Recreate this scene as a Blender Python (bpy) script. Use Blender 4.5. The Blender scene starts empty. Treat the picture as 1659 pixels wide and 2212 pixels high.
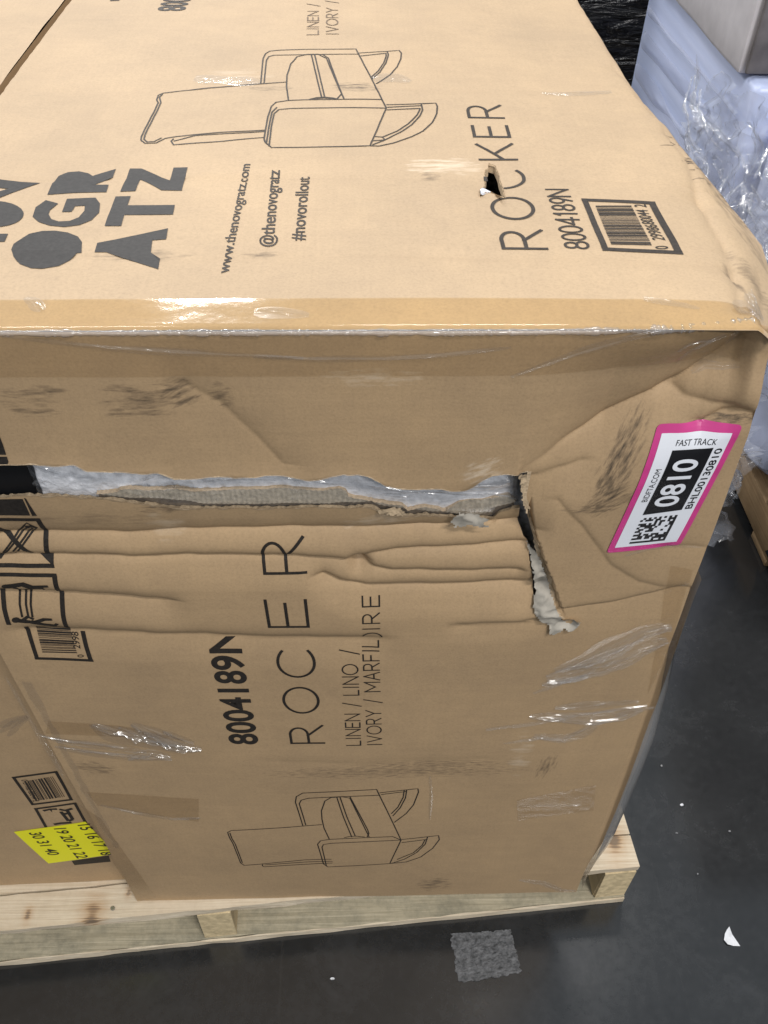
import bpy, bmesh, math, random
import numpy as np
from mathutils import Vector, Matrix

# ------------------------------------------------------------------ camera
SC = bpy.context.scene
COL = SC.collection
CAM = np.array([0.35955112, -0.53666074, 1.55584704])
ROT = [math.radians(a) for a in (44.47674514, -0.77881485, -1.32601587)]
FPX = 1882.175648664708                      # focal length, for a 1659 x 2212 frame
cam_data = bpy.data.cameras.new('camera')
cam = bpy.data.objects.new('camera', cam_data)
COL.objects.link(cam)
cam.location = CAM
cam.rotation_euler = ROT
cam_data.sensor_fit = 'VERTICAL'
cam_data.sensor_height = 24.0
cam_data.lens = 24.0 * FPX / 2212.0
cam_data.clip_start = 0.02
cam_data.clip_end = 200
SC.camera = cam

# ------------------------------------------------------------------ light
world = bpy.data.worlds.new('World')
SC.world = world
world.use_nodes = True
world.node_tree.nodes['Background'].inputs[0].default_value = (0.82, 0.91, 1.0, 1)
world.node_tree.nodes['Background'].inputs[1].default_value = 0.45
SC.view_settings.view_transform = 'Standard'
SC.view_settings.look = 'None'
SC.view_settings.exposure = 0.0
SC.view_settings.gamma = 1.0
SC.render.film_transparent = False


def overhead_light(loc, power, size=(1.3, 0.45), col=(1.0, 0.97, 0.935), rz=0.0):
    d = bpy.data.lights.new('overhead_light', 'AREA')
    d.shape = 'RECTANGLE'
    d.size, d.size_y = size
    d.energy = power
    d.color = col
    o = bpy.data.objects.new('overhead_light', d)
    o.location = loc
    o.rotation_euler = (0, 0, rz)
    COL.objects.link(o)
    return o


overhead_light((-1.0, 6.1, 5.15), 200, (.8, .3))
overhead_light((-4.2, 6.1, 5.15), 170)
overhead_light((-1.4, 1.2, 5.15), 70)
overhead_light((0.9, 2.4, 5.15), 95)  # added lamp for glints on the crumpled film; its floor reflection stays hidden
overhead_light((-4.6, 1.2, 5.15), 120)
overhead_light((1.9, -2.1, 5.15), 150)
overhead_light((2.6, -4.6, 5.15), 190)
overhead_light((-1.4, -4.6, 5.15), 40)
SC.cycles.max_bounces = 5
SC.cycles.diffuse_bounces = 3
SC.cycles.glossy_bounces = 3
SC.cycles.transparent_max_bounces = 14
SC.cycles.caustics_reflective = False
SC.cycles.caustics_refractive = False

# ------------------------------------------------------------------ measuring
ZB = 0.135            # pallet deck height
W = 0.70              # carton width
H = 1.062             # carton height
D_ = 0.98             # carton depth
LEAN = -0.022626      # the battered carton leans a little
ZT = ZB + H


def _rot(a):
    cx, sx, cy, sy, cz, sz = (math.cos(a[0]), math.sin(a[0]), math.cos(a[1]), math.sin(a[1]), math.cos(a[2]), math.sin(a[2]))
    return (np.array([[cz, -sz, 0], [sz, cz, 0], [0, 0, 1]]) @ np.array([[cy, 0, sy], [0, 1, 0], [-sy, 0, cy]])
            @ np.array([[1, 0, 0], [0, cx, -sx], [0, sx, cx]]))


RM = _rot(ROT)


def ray(q):
    return RM @ np.array([(q[0] - 829.5) / FPX, -(q[1] - 1106) / FPX, -1.0])


def on_axis(q, ax, val):
    d = ray(q)
    return CAM + (val - CAM[ax]) / d[ax] * d


def fp(q):            # a measured point -> (u, v) on the carton front
    p = on_axis(q, 1, 0.0)
    return (p[0] - LEAN * (p[2] - ZB), p[2] - ZB)


def tp(q):            # a measured point -> (u, w) on the carton top
    p = on_axis(q, 2, ZT)
    return (p[0] - LEAN * H, p[1])


K0 = 1200 / 1659 * 1659 / 3024
ZONES = {1: (0, 0, K0), 2: (548.6, 0, K0), 3: (1000.7, 0, K0), 4: (0, 685.8, K0), 5: (548.6, 685.8, K0), 6: (1000.7, 685.8, K0),
         7: (0, 1371.5, K0), 8: (603.5, 1371.5, .63624), 'd': (0, 0, 1),
         'c1': (1234.4, 0, .25595), 'c3': (1206.9, 1206.9, .45433), 'c4': (0, 1261.8, .23148), 'c5': (0, 1645.8, .33069),
         'c6': (1042.4, 1645.8, .26455), 'c7': (1261.8, 905.2, .21495), 'c8': (905.2, 301.7, .16534)}


def Z(zone, pts):
    ox, oy, k = ZONES[zone]
    return [(ox + x * k, oy + y * k) for x, y in pts]


def FP(zone, pts):
    return [fp(q) for q in Z(zone, pts)]


def TP(zone, pts):
    return [tp(q) for q in Z(zone, pts)]


# ------------------------------------------------------------------ noise
def vnoise(x, y, seed=0):
    x = np.asarray(x, float)
    y = np.asarray(y, float)
    x0 = np.floor(x)
    y0 = np.floor(y)
    fx = x - x0
    fy = y - y0
    fx = fx * fx * (3 - 2 * fx)
    fy = fy * fy * (3 - 2 * fy)

    def h(a, b):
        s = np.sin(a * 127.1 + b * 311.7 + seed * 74.7) * 43758.5453
        return s - np.floor(s)
    return ((h(x0, y0) * (1 - fx) + h(x0 + 1, y0) * fx) * (1 - fy) + (h(x0, y0 + 1) * (1 - fx) + h(x0 + 1, y0 + 1) * fx) * fy) * 2 - 1


def fbm(x, y, seed=0, n=3):
    r = 0
    a = 1.0
    for i in range(n):
        r = r + a * vnoise(np.asarray(x) * 2 ** i, np.asarray(y) * 2 ** i, seed + i * 5)
        a *= 0.5
    return r


def sstep(a, b, x):
    t = np.clip((np.asarray(x, float) - a) / (b - a), 0, 1)
    return t * t * (3 - 2 * t)


# ------------------------------------------------------------------ objects
def add(name, me, mat, parent=None):
    o = bpy.data.objects.new(name, me)
    COL.objects.link(o)
    if mat is not None:
        me.materials.clear()
        me.materials.append(mat)
    if parent is not None:
        o.parent = parent
        o.matrix_parent_inverse = Matrix.Translation(-parent.location) if parent.type == 'EMPTY' else Matrix.Identity(4)
        if parent.type != 'EMPTY':
            o.matrix_parent_inverse = Matrix.Identity(4)
            o.location = (0, 0, 0)
    return o


def tag(o, label, cat, group=None, kind=None):
    o['label'] = label
    o['category'] = cat
    if group:
        o['group'] = group
    if kind:
        o['kind'] = kind
    return o


def thing(name, loc, label, cat, group=None):
    o = bpy.data.objects.new(name, None)
    o.empty_display_size = 0.05
    o.location = loc
    COL.objects.link(o)
    return tag(o, label, cat, group)


def py(name, verts, faces, mat, parent=None, smooth=True, uv=None):
    me = bpy.data.meshes.new(name)
    me.from_pydata([tuple(map(float, v)) for v in verts], [], [tuple(map(int, f)) for f in faces])
    if smooth:
        me.polygons.foreach_set('use_smooth', [True] * len(me.polygons))
    if uv is not None:
        lay = me.uv_layers.new(name='UVMap')
        idx = np.empty(len(me.loops), int)
        me.loops.foreach_get('vertex_index', idx)
        lay.data.foreach_set('uv', np.asarray(uv, float)[idx].ravel())
    me.update()
    return add(name, me, mat, parent)


def grid(name, X, Y, Zz, mat, parent=None, uv=None, mask=None, smooth=True):
    n, m = X.shape
    V = np.stack([X.ravel(), Y.ravel(), Zz.ravel()], 1)
    i, j = np.meshgrid(np.arange(n - 1), np.arange(m - 1), indexing='ij')
    a = (i * m + j).ravel()
    Fc = np.stack([a, a + m, a + m + 1, a + 1], 1)
    if mask is not None:
        Fc = Fc[mask.ravel()]
    return py(name, V, Fc, mat, parent, smooth, uv)


# ------------------------------------------------------------------ materials
def nt(name):
    m = bpy.data.materials.new(name)
    m.use_nodes = True
    t = m.node_tree
    b = t.nodes['Principled BSDF']
    return m, t, b


def N(t, kind, **kw):
    n = t.nodes.new(kind)
    for k, v in kw.items():
        if k.startswith('i_'):
            key = k[2:]
            key = int(key) if key.isdigit() else key.replace('_', ' ')
            n.inputs[key].default_value = v
        else:
            setattr(n, k, v)
    return n


def ramp(t, src, stops):
    r = t.nodes.new('ShaderNodeValToRGB')
    el = r.color_ramp.elements
    while len(el) < len(stops):
        el.new(0.5)
    for e, (p, c) in zip(el, stops):
        e.position = p
        e.color = (*c, 1) if len(c) == 3 else c
    t.links.new(src, r.inputs[0])
    return r.outputs[0]


def mixc(t, a, b, fac, mode='MIX'):
    n = t.nodes.new('ShaderNodeMix')
    n.data_type = 'RGBA'
    n.blend_type = mode
    for sock, v in ((0, fac), (6, a), (7, b)):
        if hasattr(v, 'links') or hasattr(v, 'is_linked'):
            t.links.new(v, n.inputs[sock])
        else:
            n.inputs[sock].default_value = v if sock == 0 else (*v, 1)
    return n.outputs[2]


def math_(t, op, a, b=None, clamp=False):
    n = t.nodes.new('ShaderNodeMath')
    n.operation = op
    n.use_clamp = clamp
    for k, v in enumerate((a, b)):
        if v is None:
            continue
        if isinstance(v, (int, float)):
            n.inputs[k].default_value = v
        else:
            t.links.new(v, n.inputs[k])
    return n.outputs[0]


def simple(name, col, rough=0.6, spec=0.4, metal=0.0, noise=0.0, scale=200, bump=0.0):
    m, t, b = nt(name)
    b.inputs['Base Color'].default_value = (*col, 1)
    b.inputs['Roughness'].default_value = rough
    b.inputs['Specular IOR Level'].default_value = spec
    b.inputs['Metallic'].default_value = metal
    if noise or bump:
        tc = N(t, 'ShaderNodeTexCoord')
        nz = N(t, 'ShaderNodeTexNoise', i_Scale=scale, i_Detail=5.0)
        t.links.new(tc.outputs['Object'], nz.inputs['Vector'])
        if noise:
            c = ramp(t, nz.outputs[0], [(0.3, tuple(x * (1 - noise) for x in col)), (0.7, tuple(min(1, x * (1 + noise)) for x in col))])
            t.links.new(c, b.inputs['Base Color'])
        if bump:
            bp = N(t, 'ShaderNodeBump', i_Strength=bump, i_Distance=0.002)
            t.links.new(nz.outputs[0], bp.inputs['Height'])
            t.links.new(bp.outputs[0], b.inputs['Normal'])
    return m


def cardboard(name, col=(0.445, 0.308, 0.178), stains=(), flute=True, pale=()):
    """kraft board; stains = (u, v, ru, rv, angle, strength, scale) scuffs in metres on the UV map"""
    m, t, b = nt(name)
    tc = N(t, 'ShaderNodeTexCoord')
    uvc = tc.outputs['UV']
    ob = tc.outputs['Object']
    fib = N(t, 'ShaderNodeTexNoise', i_Scale=420.0, i_Detail=6.0, i_Roughness=0.7)
    t.links.new(ob, fib.inputs['Vector'])
    blo = N(t, 'ShaderNodeTexNoise', i_Scale=6.0, i_Detail=4.0, i_Roughness=0.6)
    t.links.new(ob, blo.inputs['Vector'])
    c = ramp(t, fib.outputs[0], [(0.28, tuple(x * .86 for x in col)), (0.5, col), (0.75, tuple(min(1, x * 1.09) for x in col))])
    c2 = ramp(t, blo.outputs[0], [(0.28, (.88, .88, .89)), (0.72, (1.06, 1.05, 1.03))])
    c = mixc(t, c, c2, 1.0, 'MULTIPLY')
    mid = N(t, 'ShaderNodeTexNoise', i_Scale=38.0, i_Detail=5.0, i_Roughness=0.65)
    t.links.new(ob, mid.inputs['Vector'])
    c = mixc(t, c, ramp(t, mid.outputs[0], [(0.3, (.955, .955, .96)), (0.7, (1.03, 1.03, 1.02))]), 1.0, 'MULTIPLY')
    fw = N(t, 'ShaderNodeTexWave', i_Scale=40.0, i_Distortion=1.5, i_Detail=2.0)
    fw.bands_direction = 'X'
    t.links.new(ob, fw.inputs['Vector'])
    c = mixc(t, c, ramp(t, fw.outputs[0], [(0.0, (.992, .992, .992)), (1.0, (1.005, 1.005, 1.005))]), 1.0, 'MULTIPLY')
    # streaks along the flutes
    mp = N(t, 'ShaderNodeMapping')
    mp.inputs['Scale'].default_value = (7, 120, 120)
    t.links.new(ob, mp.inputs[0])
    st = N(t, 'ShaderNodeTexNoise', i_Scale=1.0, i_Detail=3.0)
    t.links.new(mp.outputs[0], st.inputs['Vector'])
    c3 = ramp(t, st.outputs[0], [(0.3, (.988, .987, .985)), (0.7, (1.008, 1.008, 1.008))])
    c = mixc(t, c, c3, 1.0, 'MULTIPLY')
    # sparse dark specks
    sp = N(t, 'ShaderNodeTexVoronoi', i_Scale=55.0)
    t.links.new(ob, sp.inputs['Vector'])
    spm = ramp(t, sp.outputs['Distance'], [(0.0, (1, 1, 1)), (0.035, (0, 0, 0))])
    c = mixc(t, c, (0.20, 0.13, 0.075), math_(t, 'MULTIPLY', spm, 0.5))
    for (su, sv, ru, rv, ang, stg, sc, tint) in [(*s, (0.045, 0.035, 0.028)) for s in stains] + [(*s, (0.72, 0.60, 0.46)) for s in pale]:
        mpn = N(t, 'ShaderNodeMapping', vector_type='TEXTURE')
        mpn.inputs['Location'].default_value = (su, sv, 0)
        mpn.inputs['Rotation'].default_value = (0, 0, ang)
        mpn.inputs['Scale'].default_value = (ru, rv, 1)
        t.links.new(uvc, mpn.inputs[0])
        ln = N(t, 'ShaderNodeVectorMath', operation='LENGTH')
        t.links.new(mpn.outputs[0], ln.inputs[0])
        msk = math_(t, 'SUBTRACT', 1.0, ln.outputs['Value'], True)
        nz = N(t, 'ShaderNodeTexNoise', i_Scale=sc, i_Detail=6.0, i_Roughness=0.6)
        nm = N(t, 'ShaderNodeMapping', vector_type='TEXTURE')
        nm.inputs['Location'].default_value = (su * 17, sv * 13, 0)
        nm.inputs['Rotation'].default_value = (0, 0, ang)
        nm.inputs['Scale'].default_value = (3.0, .65, 1)
        t.links.new(uvc, nm.inputs[0])
        t.links.new(nm.outputs[0], nz.inputs['Vector'])
        k = math_(t, 'ADD', nz.outputs[0], math_(t, 'MULTIPLY', math_(t, 'POWER', msk, 0.6), 0.26))
        k = ramp(t, k, [(0.60, (0, 0, 0)), (0.86, (1, 1, 1))])
        k = math_(t, 'MULTIPLY', math_(t, 'MULTIPLY', k, math_(t, 'MULTIPLY', msk, 4.0, True)), stg)
        c = mixc(t, c, tint, k)
    t.links.new(c, b.inputs['Base Color'])
    b.inputs['Roughness'].default_value = 0.62
    b.inputs['Specular IOR Level'].default_value = 0.35
    bp = N(t, 'ShaderNodeBump', i_Strength=0.25, i_Distance=0.0008)
    t.links.new(fib.outputs[0], bp.inputs['Height'])
    bp2 = N(t, 'ShaderNodeBump', i_Strength=0.08, i_Distance=0.003)
    t.links.new(st.outputs[0], bp2.inputs['Height'])
    t.links.new(bp.outputs[0], bp2.inputs['Normal'])
    t.links.new(bp2.outputs[0], b.inputs['Normal'])
    return m


def clear_film(name, tint=(0.97, 0.97, 0.98), haze=0.04, rough=0.10, gain=1.0, hazecol=(0.85, 0.87, 0.92), bump=0.0, bscale=60, cap=1.0):
    """a thin plastic skin: see-through, glossy by angle, slightly milky"""
    m = bpy.data.materials.new(name)
    m.use_nodes = True
    t = m.node_tree
    t.nodes.remove(t.nodes['Principled BSDF'])
    out = t.nodes['Material Output']
    tr = N(t, 'ShaderNodeBsdfTransparent')
    tr.inputs[0].default_value = (*tint, 1)
    df = N(t, 'ShaderNodeBsdfDiffuse')
    df.inputs[0].default_value = (*hazecol, 1)
    mx = N(t, 'ShaderNodeMixShader')
    mx.inputs[0].default_value = haze
    t.links.new(tr.outputs[0], mx.inputs[1])
    t.links.new(df.outputs[0], mx.inputs[2])
    gl = N(t, 'ShaderNodeBsdfGlossy')
    gl.inputs['Roughness'].default_value = rough
    fr = N(t, 'ShaderNodeLayerWeight')
    fr.inputs['Blend'].default_value = 0.5
    fs_ = math_(t, 'ADD', math_(t, 'MULTIPLY', math_(t, 'POWER', fr.outputs['Facing'], 4.0), 0.9), 0.045)
    m2 = N(t, 'ShaderNodeMixShader')
    t.links.new(math_(t, 'MINIMUM', math_(t, 'MULTIPLY', fs_, gain, True), cap), m2.inputs[0])
    t.links.new(mx.outputs[0], m2.inputs[1])
    t.links.new(gl.outputs[0], m2.inputs[2])
    t.links.new(m2.outputs[0], out.inputs[0])
    if bump:
        tc = N(t, 'ShaderNodeTexCoord')
        nz = N(t, 'ShaderNodeTexNoise', i_Scale=bscale, i_Detail=4.0)
        t.links.new(tc.outputs['Object'], nz.inputs['Vector'])
        bp = N(t, 'ShaderNodeBump', i_Strength=bump, i_Distance=0.004)
        t.links.new(nz.outputs[0], bp.inputs['Height'])
        for s in (gl.inputs['Normal'], fr.inputs['Normal']):
            t.links.new(bp.outputs[0], s)
    return m


def wood(name, c0, c1, axis=0, knots=(), gray=0.0, rough=0.75):
    m, t, b = nt(name)
    tc = N(t, 'ShaderNodeTexCoord')
    ob = tc.outputs['Object']
    mp = N(t, 'ShaderNodeMapping')
    s = [190, 190, 190]
    s[axis] = 5
    mp.inputs['Scale'].default_value = s
    t.links.new(ob, mp.inputs[0])
    g = N(t, 'ShaderNodeTexNoise', i_Scale=1.0, i_Detail=5.0, i_Distortion=1.2)
    t.links.new(mp.outputs[0], g.inputs['Vector'])
    c = ramp(t, g.outputs[0], [(0.28, c0), (0.72, c1)])
    bl = N(t, 'ShaderNodeTexNoise', i_Scale=17.0, i_Detail=9.0, i_Roughness=0.78)
    t.links.new(ob, bl.inputs['Vector'])
    if gray:
        k = ramp(t, bl.outputs[0], [(0.42, (0, 0, 0)), (0.66, (1, 1, 1))])
        c = mixc(t, c, (0.10, 0.105, 0.085), math_(t, 'MULTIPLY', k, gray))
    else:
        c2 = ramp(t, bl.outputs[0], [(0.3, (.85, .82, .78)), (0.7, (1.08, 1.07, 1.05))])
        c = mixc(t, c, c2, 1.0, 'MULTIPLY')
    for (x, y, z, r, stg) in knots:
        v = N(t, 'ShaderNodeVectorMath', operation='SUBTRACT')
        t.links.new(ob, v.inputs[0])
        v.inputs[1].default_value = (x, y, z)
        w_ = N(t, 'ShaderNodeVectorMath', operation='MULTIPLY')
        t.links.new(v.outputs[0], w_.inputs[0])
        w_.inputs[1].default_value = (1 / r, .55 / r, 1 / r)
        ln = N(t, 'ShaderNodeVectorMath', operation='LENGTH')
        t.links.new(w_.outputs[0], ln.inputs[0])
        d = math_(t, 'ADD', ln.outputs['Value'], math_(t, 'MULTIPLY', math_(t, 'SUBTRACT', g.outputs[0], 0.5), 0.9))
        k = ramp(t, d, [(0.18, (1, 1, 1)), (0.3, (.55, .55, .55)), (1.0, (0, 0, 0))])
        kc = ramp(t, d, [(0.10, (0.10, 0.05, 0.025)), (0.28, (0.42, 0.22, 0.08)), (1.0, c1)])
        c = mixc(t, c, kc, math_(t, 'MULTIPLY', k, stg))
    t.links.new(c, b.inputs['Base Color'])
    b.inputs['Roughness'].default_value = rough
    b.inputs['Specular IOR Level'].default_value = 0.25
    bp = N(t, 'ShaderNodeBump', i_Strength=0.5, i_Distance=0.002)
    t.links.new(g.outputs[0], bp.inputs['Height'])
    t.links.new(bp.outputs[0], b.inputs['Normal'])
    return m


def ink_mat(name, col, worn=0.0):
    m, t, b = nt(name)
    tc = N(t, 'ShaderNodeTexCoord')
    nz = N(t, 'ShaderNodeTexNoise', i_Scale=300.0, i_Detail=6.0, i_Roughness=0.75)
    t.links.new(tc.outputs['Object'], nz.inputs['Vector'])
    c = ramp(t, nz.outputs[0], [(0.35, tuple(x * .7 for x in col)), (0.68, tuple(x * 1.5 + .01 * worn for x in col))])
    if worn:
        n2 = N(t, 'ShaderNodeTexNoise', i_Scale=90.0, i_Detail=8.0, i_Roughness=0.8)
        t.links.new(tc.outputs['Object'], n2.inputs['Vector'])
        k = ramp(t, n2.outputs[0], [(0.60, (0, 0, 0)), (0.74, (1, 1, 1))])
        c = mixc(t, c, (0.42, 0.30, 0.19), math_(t, 'MULTIPLY', k, worn))
    t.links.new(c, b.inputs['Base Color'])
    b.inputs['Roughness'].default_value = 0.55
    b.inputs['Specular IOR Level'].default_value = 0.3
    return m


fstain = []


def stF(zone, p, ru, rv, ang, stg, sc=160.0):
    u, v = FP(zone, [p])[0]
    return (u, v, ru, rv, ang, stg, sc)


def stT(zone, p, ru, rv, ang, stg, sc=160.0):
    u, v = TP(zone, [p])[0]
    return (u, v, ru, rv, ang, stg, sc)


M_FRONT = cardboard('kraft_board_front', stains=[
    stF(4, (160, 405), .034, .008, 0, .75, 120), stF(4, (150, 465), .036, .006, 0, .6, 120), stF(4, (190, 515), .026, .006, 0, .7, 120), stF(4, (760, 405), .036, .010, 0, .85, 120), stF(4, (790, 460), .040, .008, 0, .7, 120), stF(4, (760, 512), .034, .008, .05, .75, 120), stF(4, (975, 420), .018, .020, .5, .8, 130),
    stF(4, (1200, 430), .012, .018, .3, .6, 200), stF(6, (870, 760), .058, .013, 1.22, .9, 150), stF(6, (815, 985), .032, .022, .7, .85, 150), stF(6, (845, 880), .05, .012, 1.2, .7, 200),
    stF(6, (700, 1045), .034, .007, .15, .6, 260), stF(8, (905, 440), .040, .015, 1.37, .6, 200), stF(8, (400, 455), .20, .022, 0, .55, 240),
    stF(8, (560, 430), .12, .010, 0, .5, 240), stF(8, (525, 845), .034, .034, 0, .7, 160), stF(7, (520, 720), .034, .020, -.3, .6, 220),
    stF(4, (880, 1050), .030, .008, 0, .7, 260), stF(4, (500, 1120), .09, .012, 0, .3, 120), stF(6, (1450, 590), .05, .007, .35, .9, 260)],
    pale=[stF(5, (1240, 830), .024, .014, .5, .7, 200), stF(4, (900, 1160), .02, .03, 0, .35, 90), stF(8, (820, 400), .018, .06, 0, .45, 60),
          stF(5, (650, 330), .05, .010, 0, .35, 200), stF(5, (700, 1130), .05, .016, .3, .4, 140)])
M_TOP_LIT = cardboard('kraft_board_lit_top', col=(0.455, 0.335, 0.215), stains=[  # same board as the front; glare on the top put into the colour
    stT(2, (560, 490), .036, .018, 0, .75, 180), stT(2, (90, 490), .03, .007, 0, .6, 220), stT(1, (760, 1400), .055, .012, 0, .45, 200),
    stT(1, (1430, 1400), .02, .006, 0, .6, 220), stT(2, (960, 975), .012, .012, 0, .6, 220), stT(3, (1520, 1440), .012, .05, .4, .5, 220), stT('c1', (1180, 1600), .07, .014, 1.75, .55, 120), stT('c1', (1380, 1880), .05, .014, 1.75, .5, 120), stT(3, (1420, 1480), .03, .008, 1.8, .6, 120)],
    pale=[stT(2, (960, 920), .028, .022, 0, .8, 120), stT(2, (1120, 920), .03, .022, 0, .6, 120), stT(1, (1300, 430), .05, .03, 0, .35, 70)])
M_SIDE = cardboard('kraft_board_side')
M_BOX2 = cardboard('kraft_board_neighbour', col=(0.445, 0.308, 0.178))
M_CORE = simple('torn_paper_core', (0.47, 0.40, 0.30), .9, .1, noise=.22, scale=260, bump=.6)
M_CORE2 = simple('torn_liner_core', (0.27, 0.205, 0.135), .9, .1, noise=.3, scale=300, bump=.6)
M_LIP = simple('torn_liner_lip', (0.50, 0.38, 0.25), .9, .1, noise=.2, scale=400, bump=.4)
M_GREYPAPER = simple('torn_grey_paper', (0.42, 0.385, 0.33), .9, .1, noise=.22, scale=70, bump=.4)
M_GAP_SHADE = simple('gap_shade_brown', (0.24, 0.18, 0.12), .9, .1, noise=.3, scale=120)
M_INK = ink_mat('black_ink_front', (0.022, 0.018, 0.015), worn=.07)
M_INKTOP = ink_mat('dark_ink_top', (0.036, 0.029, 0.024))
M_BRAND = ink_mat('brand_ink_worn', (0.026, 0.024, 0.023), worn=.10)
M_INKPALE = ink_mat('thin_ink_pale', (0.15, 0.105, 0.07))
M_TAPE = clear_film('amber_packing_tape', (0.968, 0.912, 0.79), 0.02, 0.10, .75, (0.75, .6, .4), bump=.07, bscale=60)
M_TAPE2 = clear_film('clear_packing_tape', (0.955, 0.935, 0.90), 0.0, 0.24, .6, bump=.08, bscale=60)
M_FILM = clear_film('stretch_film', (1.0, 1.0, 1.0), 0.012, 0.16, 2.0, (.9, .9, .92), cap=.11)
M_FILMH = clear_film('stretch_film_bunched', (0.93, 0.93, 0.94), 0.16, 0.14, 1.6, (.8, .82, .86))
M_FILMC = clear_film('bag_crease_film', (0.985, 0.985, 0.99), 0.05, 0.17, 2.2, cap=.30)
M_FILMBG = clear_film('crumpled_film', (0.985, 0.985, 0.99), 0.10, 0.15, .8, (.85, .89, 1.0), bump=.5, bscale=30, cap=.22)


# ------------------------------------------------------------------ the carton's two seen faces as height fields
def crease(pts, depth, wa, wb, fade=0.03, rampl=None):
    """groove that follows measured points; wa / wb = how fast it comes back out above / below"""
    p = sorted(pts)
    us = np.array([q[0] for q in p])
    vs = np.array([q[1] for q in p])

    def f(u, v):
        vl = np.interp(u, us, vs)
        s = vl - v
        s = s + .0016 * vnoise(u * 60, u * 0, 5)
        d = np.where(s > 0, (1 - np.clip(s / (2.4 * wb), 0, 1)) ** 1.6, np.exp(-np.abs(s) / wa)) * .95 + .13 * np.exp(-np.abs(s) / .0032)
        k = sstep(us[0] - fade, us[0] + fade * .2, u) * (1 - sstep(us[-1] - fade * .2, us[-1] + fade, u))
        if rampl:
            k = np.clip((u - us[0]) / rampl, 0, 1) * (1 - sstep(us[-1] - fade * .2, us[-1] + fade, u))
        return depth * d * k
    return f


mm = 0.001
CREASES = [
    crease(FP(6, [(290, 855), (620, 690), (900, 570), (1200, 440), (1400, 330), (1590, 190)]), 24 * mm, .075, .036, .012, .07),
    crease(FP(6, [(350, 885), (560, 850), (650, 815)]), 2.5 * mm, .004, .02, .02),
    crease(FP(4, [(1000, 370), (1200, 470), (1400, 660), (1540, 810)]), 3 * mm, .02, .05, .03),
    # valley under the torn slot, then the pushed-out folds
    crease(FP(4, [(0, 1210), (700, 1205), (1300, 1185)]) + FP(5, [(600, 1180), (1470, 1175)]), 12 * mm, .032, .016, .03),
    crease(FP(4, [(-60, 1318), (700, 1325), (1300, 1318)]) + FP(5, [(100, 1318), (420, 1335), (580, 1345)]), 9 * mm, .008, .018, .015),
    crease(FP(5, [(560, 1340), (640, 1305), (760, 1290), (1000, 1285), (1490, 1275)]), 7.5 * mm, .008, .016, .012),
    crease(FP(5, [(560, 1345), (640, 1375), (760, 1395), (1000, 1400), (1450, 1410)]), 6.5 * mm, .006, .014, .012),
    crease(FP(4, [(-60, 1500), (330, 1515), (700, 1535), (880, 1545)]), 8.5 * mm, .008, .018, .03),
    crease(FP(5, [(380, 1420), (470, 1455), (620, 1475), (900, 1482), (1530, 1480)]), 9 * mm, .008, .020, .02),
    crease(FP(4, [(180, 1700), (640, 1718), (1300, 1738)]) + FP(5, [(300, 1745), (620, 1745)]), 6.5 * mm, .008, .022, .04),
    crease(FP(5, [(1120, 1672), (1350, 1665), (1560, 1645)]), 4 * mm, .003, .014, .02),
    crease(FP(6, [(540, 1590), (800, 1560), (1000, 1520), (1200, 1475)]), 3.5 * mm, .003, .02, .02),
    crease(FP(6, [(520, 1010), (640, 1130), (800, 1350), (960, 1440), (1090, 1470)]), 1.6 * mm, .004, .03, .02),
    crease(FP(6, [(1100, 1240), (1300, 1250)]), 1.5 * mm, .004, .01, .02),
    crease(FP(6, [(1190, 470), (1250, 510), (1480, 520)]), 6 * mm, .012, .026, .02),
    crease(FP(6, [(1330, 610), (1440, 560), (1560, 530)]), 6 * mm, .006, .010, .02),
    crease(FP(8, [(0, 420), (300, 430), (700, 415)]), 1.2 * mm, .010, .02, .05),
]
# tear outlines, measured
T_UP = FP('d', [(-330, 1003), (-60, 1001)]) + FP(4, [(90, 795), (200, 790), (410, 795), (480, 830), (560, 832), (860, 835), (950, 870), (1100, 870), (1250, 860)]) + \
    FP(5, [(0, 870), (60, 860), (170, 865), (290, 880), (420, 858), (560, 855), (640, 865), (715, 905), (800, 930), (870, 935), (1000, 930), (1060, 945),
           (1120, 945), (1160, 930), (1200, 890), (1260, 855), (1340, 848), (1425, 852)])
T_LO = FP('d', [(-330, 1080), (-60, 1078)]) + FP(4, [(0, 980), (130, 980), (300, 975), (480, 985), (620, 1000), (800, 1020), (960, 1040), (1100, 1050)]) + \
    FP(5, [(0, 1052), (400, 1052), (640, 1048), (680, 1070), (760, 1090), (850, 1108), (1020, 1115), (1070, 1125), (1180, 1150), (1270, 1155),
           (1300, 1120), (1360, 1105), (1460, 1097)])
T_LEDGE = FP('d', [(-330, 1066)]) + FP(4, [(0, 958), (140, 955), (500, 955), (620, 960), (1000, 970)]) + \
    FP(5, [(0, 968), (460, 970), (500, 985), (512, 1012), (640, 1035), (720, 1050), (810, 1060), (840, 1090), (940, 1085), (1050, 1112), (1070, 1100),
           (1120, 1070), (1300, 1050), (1400, 1045), (1440, 1085)])
V_R = FP(5, [(1428, 852), (1465, 900), (1470, 930), (1480, 1000), (1490, 1060), (1500, 1130), (1530, 1230), (1545, 1290), (1580, 1380), (1600, 1440),
             (1620, 1530)]) + FP(6, [(495, 1600), (540, 1640)])
V_L = FP(5, [(1460, 1097), (1470, 1160), (1480, 1230), (1495, 1260), (1505, 1320), (1515, 1400), (1530, 1480), (1525, 1580), (1560, 1640)]) + FP(6, [(530, 1650)])


def curve_u(pts):
    p = sorted(pts)
    a = np.array(p)
    return lambda u: np.interp(u, a[:, 0], a[:, 1])


def curve_v(pts):
    p = sorted(pts, key=lambda q: q[1])
    a = np.array(p)
    return lambda v: np.interp(v, a[:, 1], a[:, 0])


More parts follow.
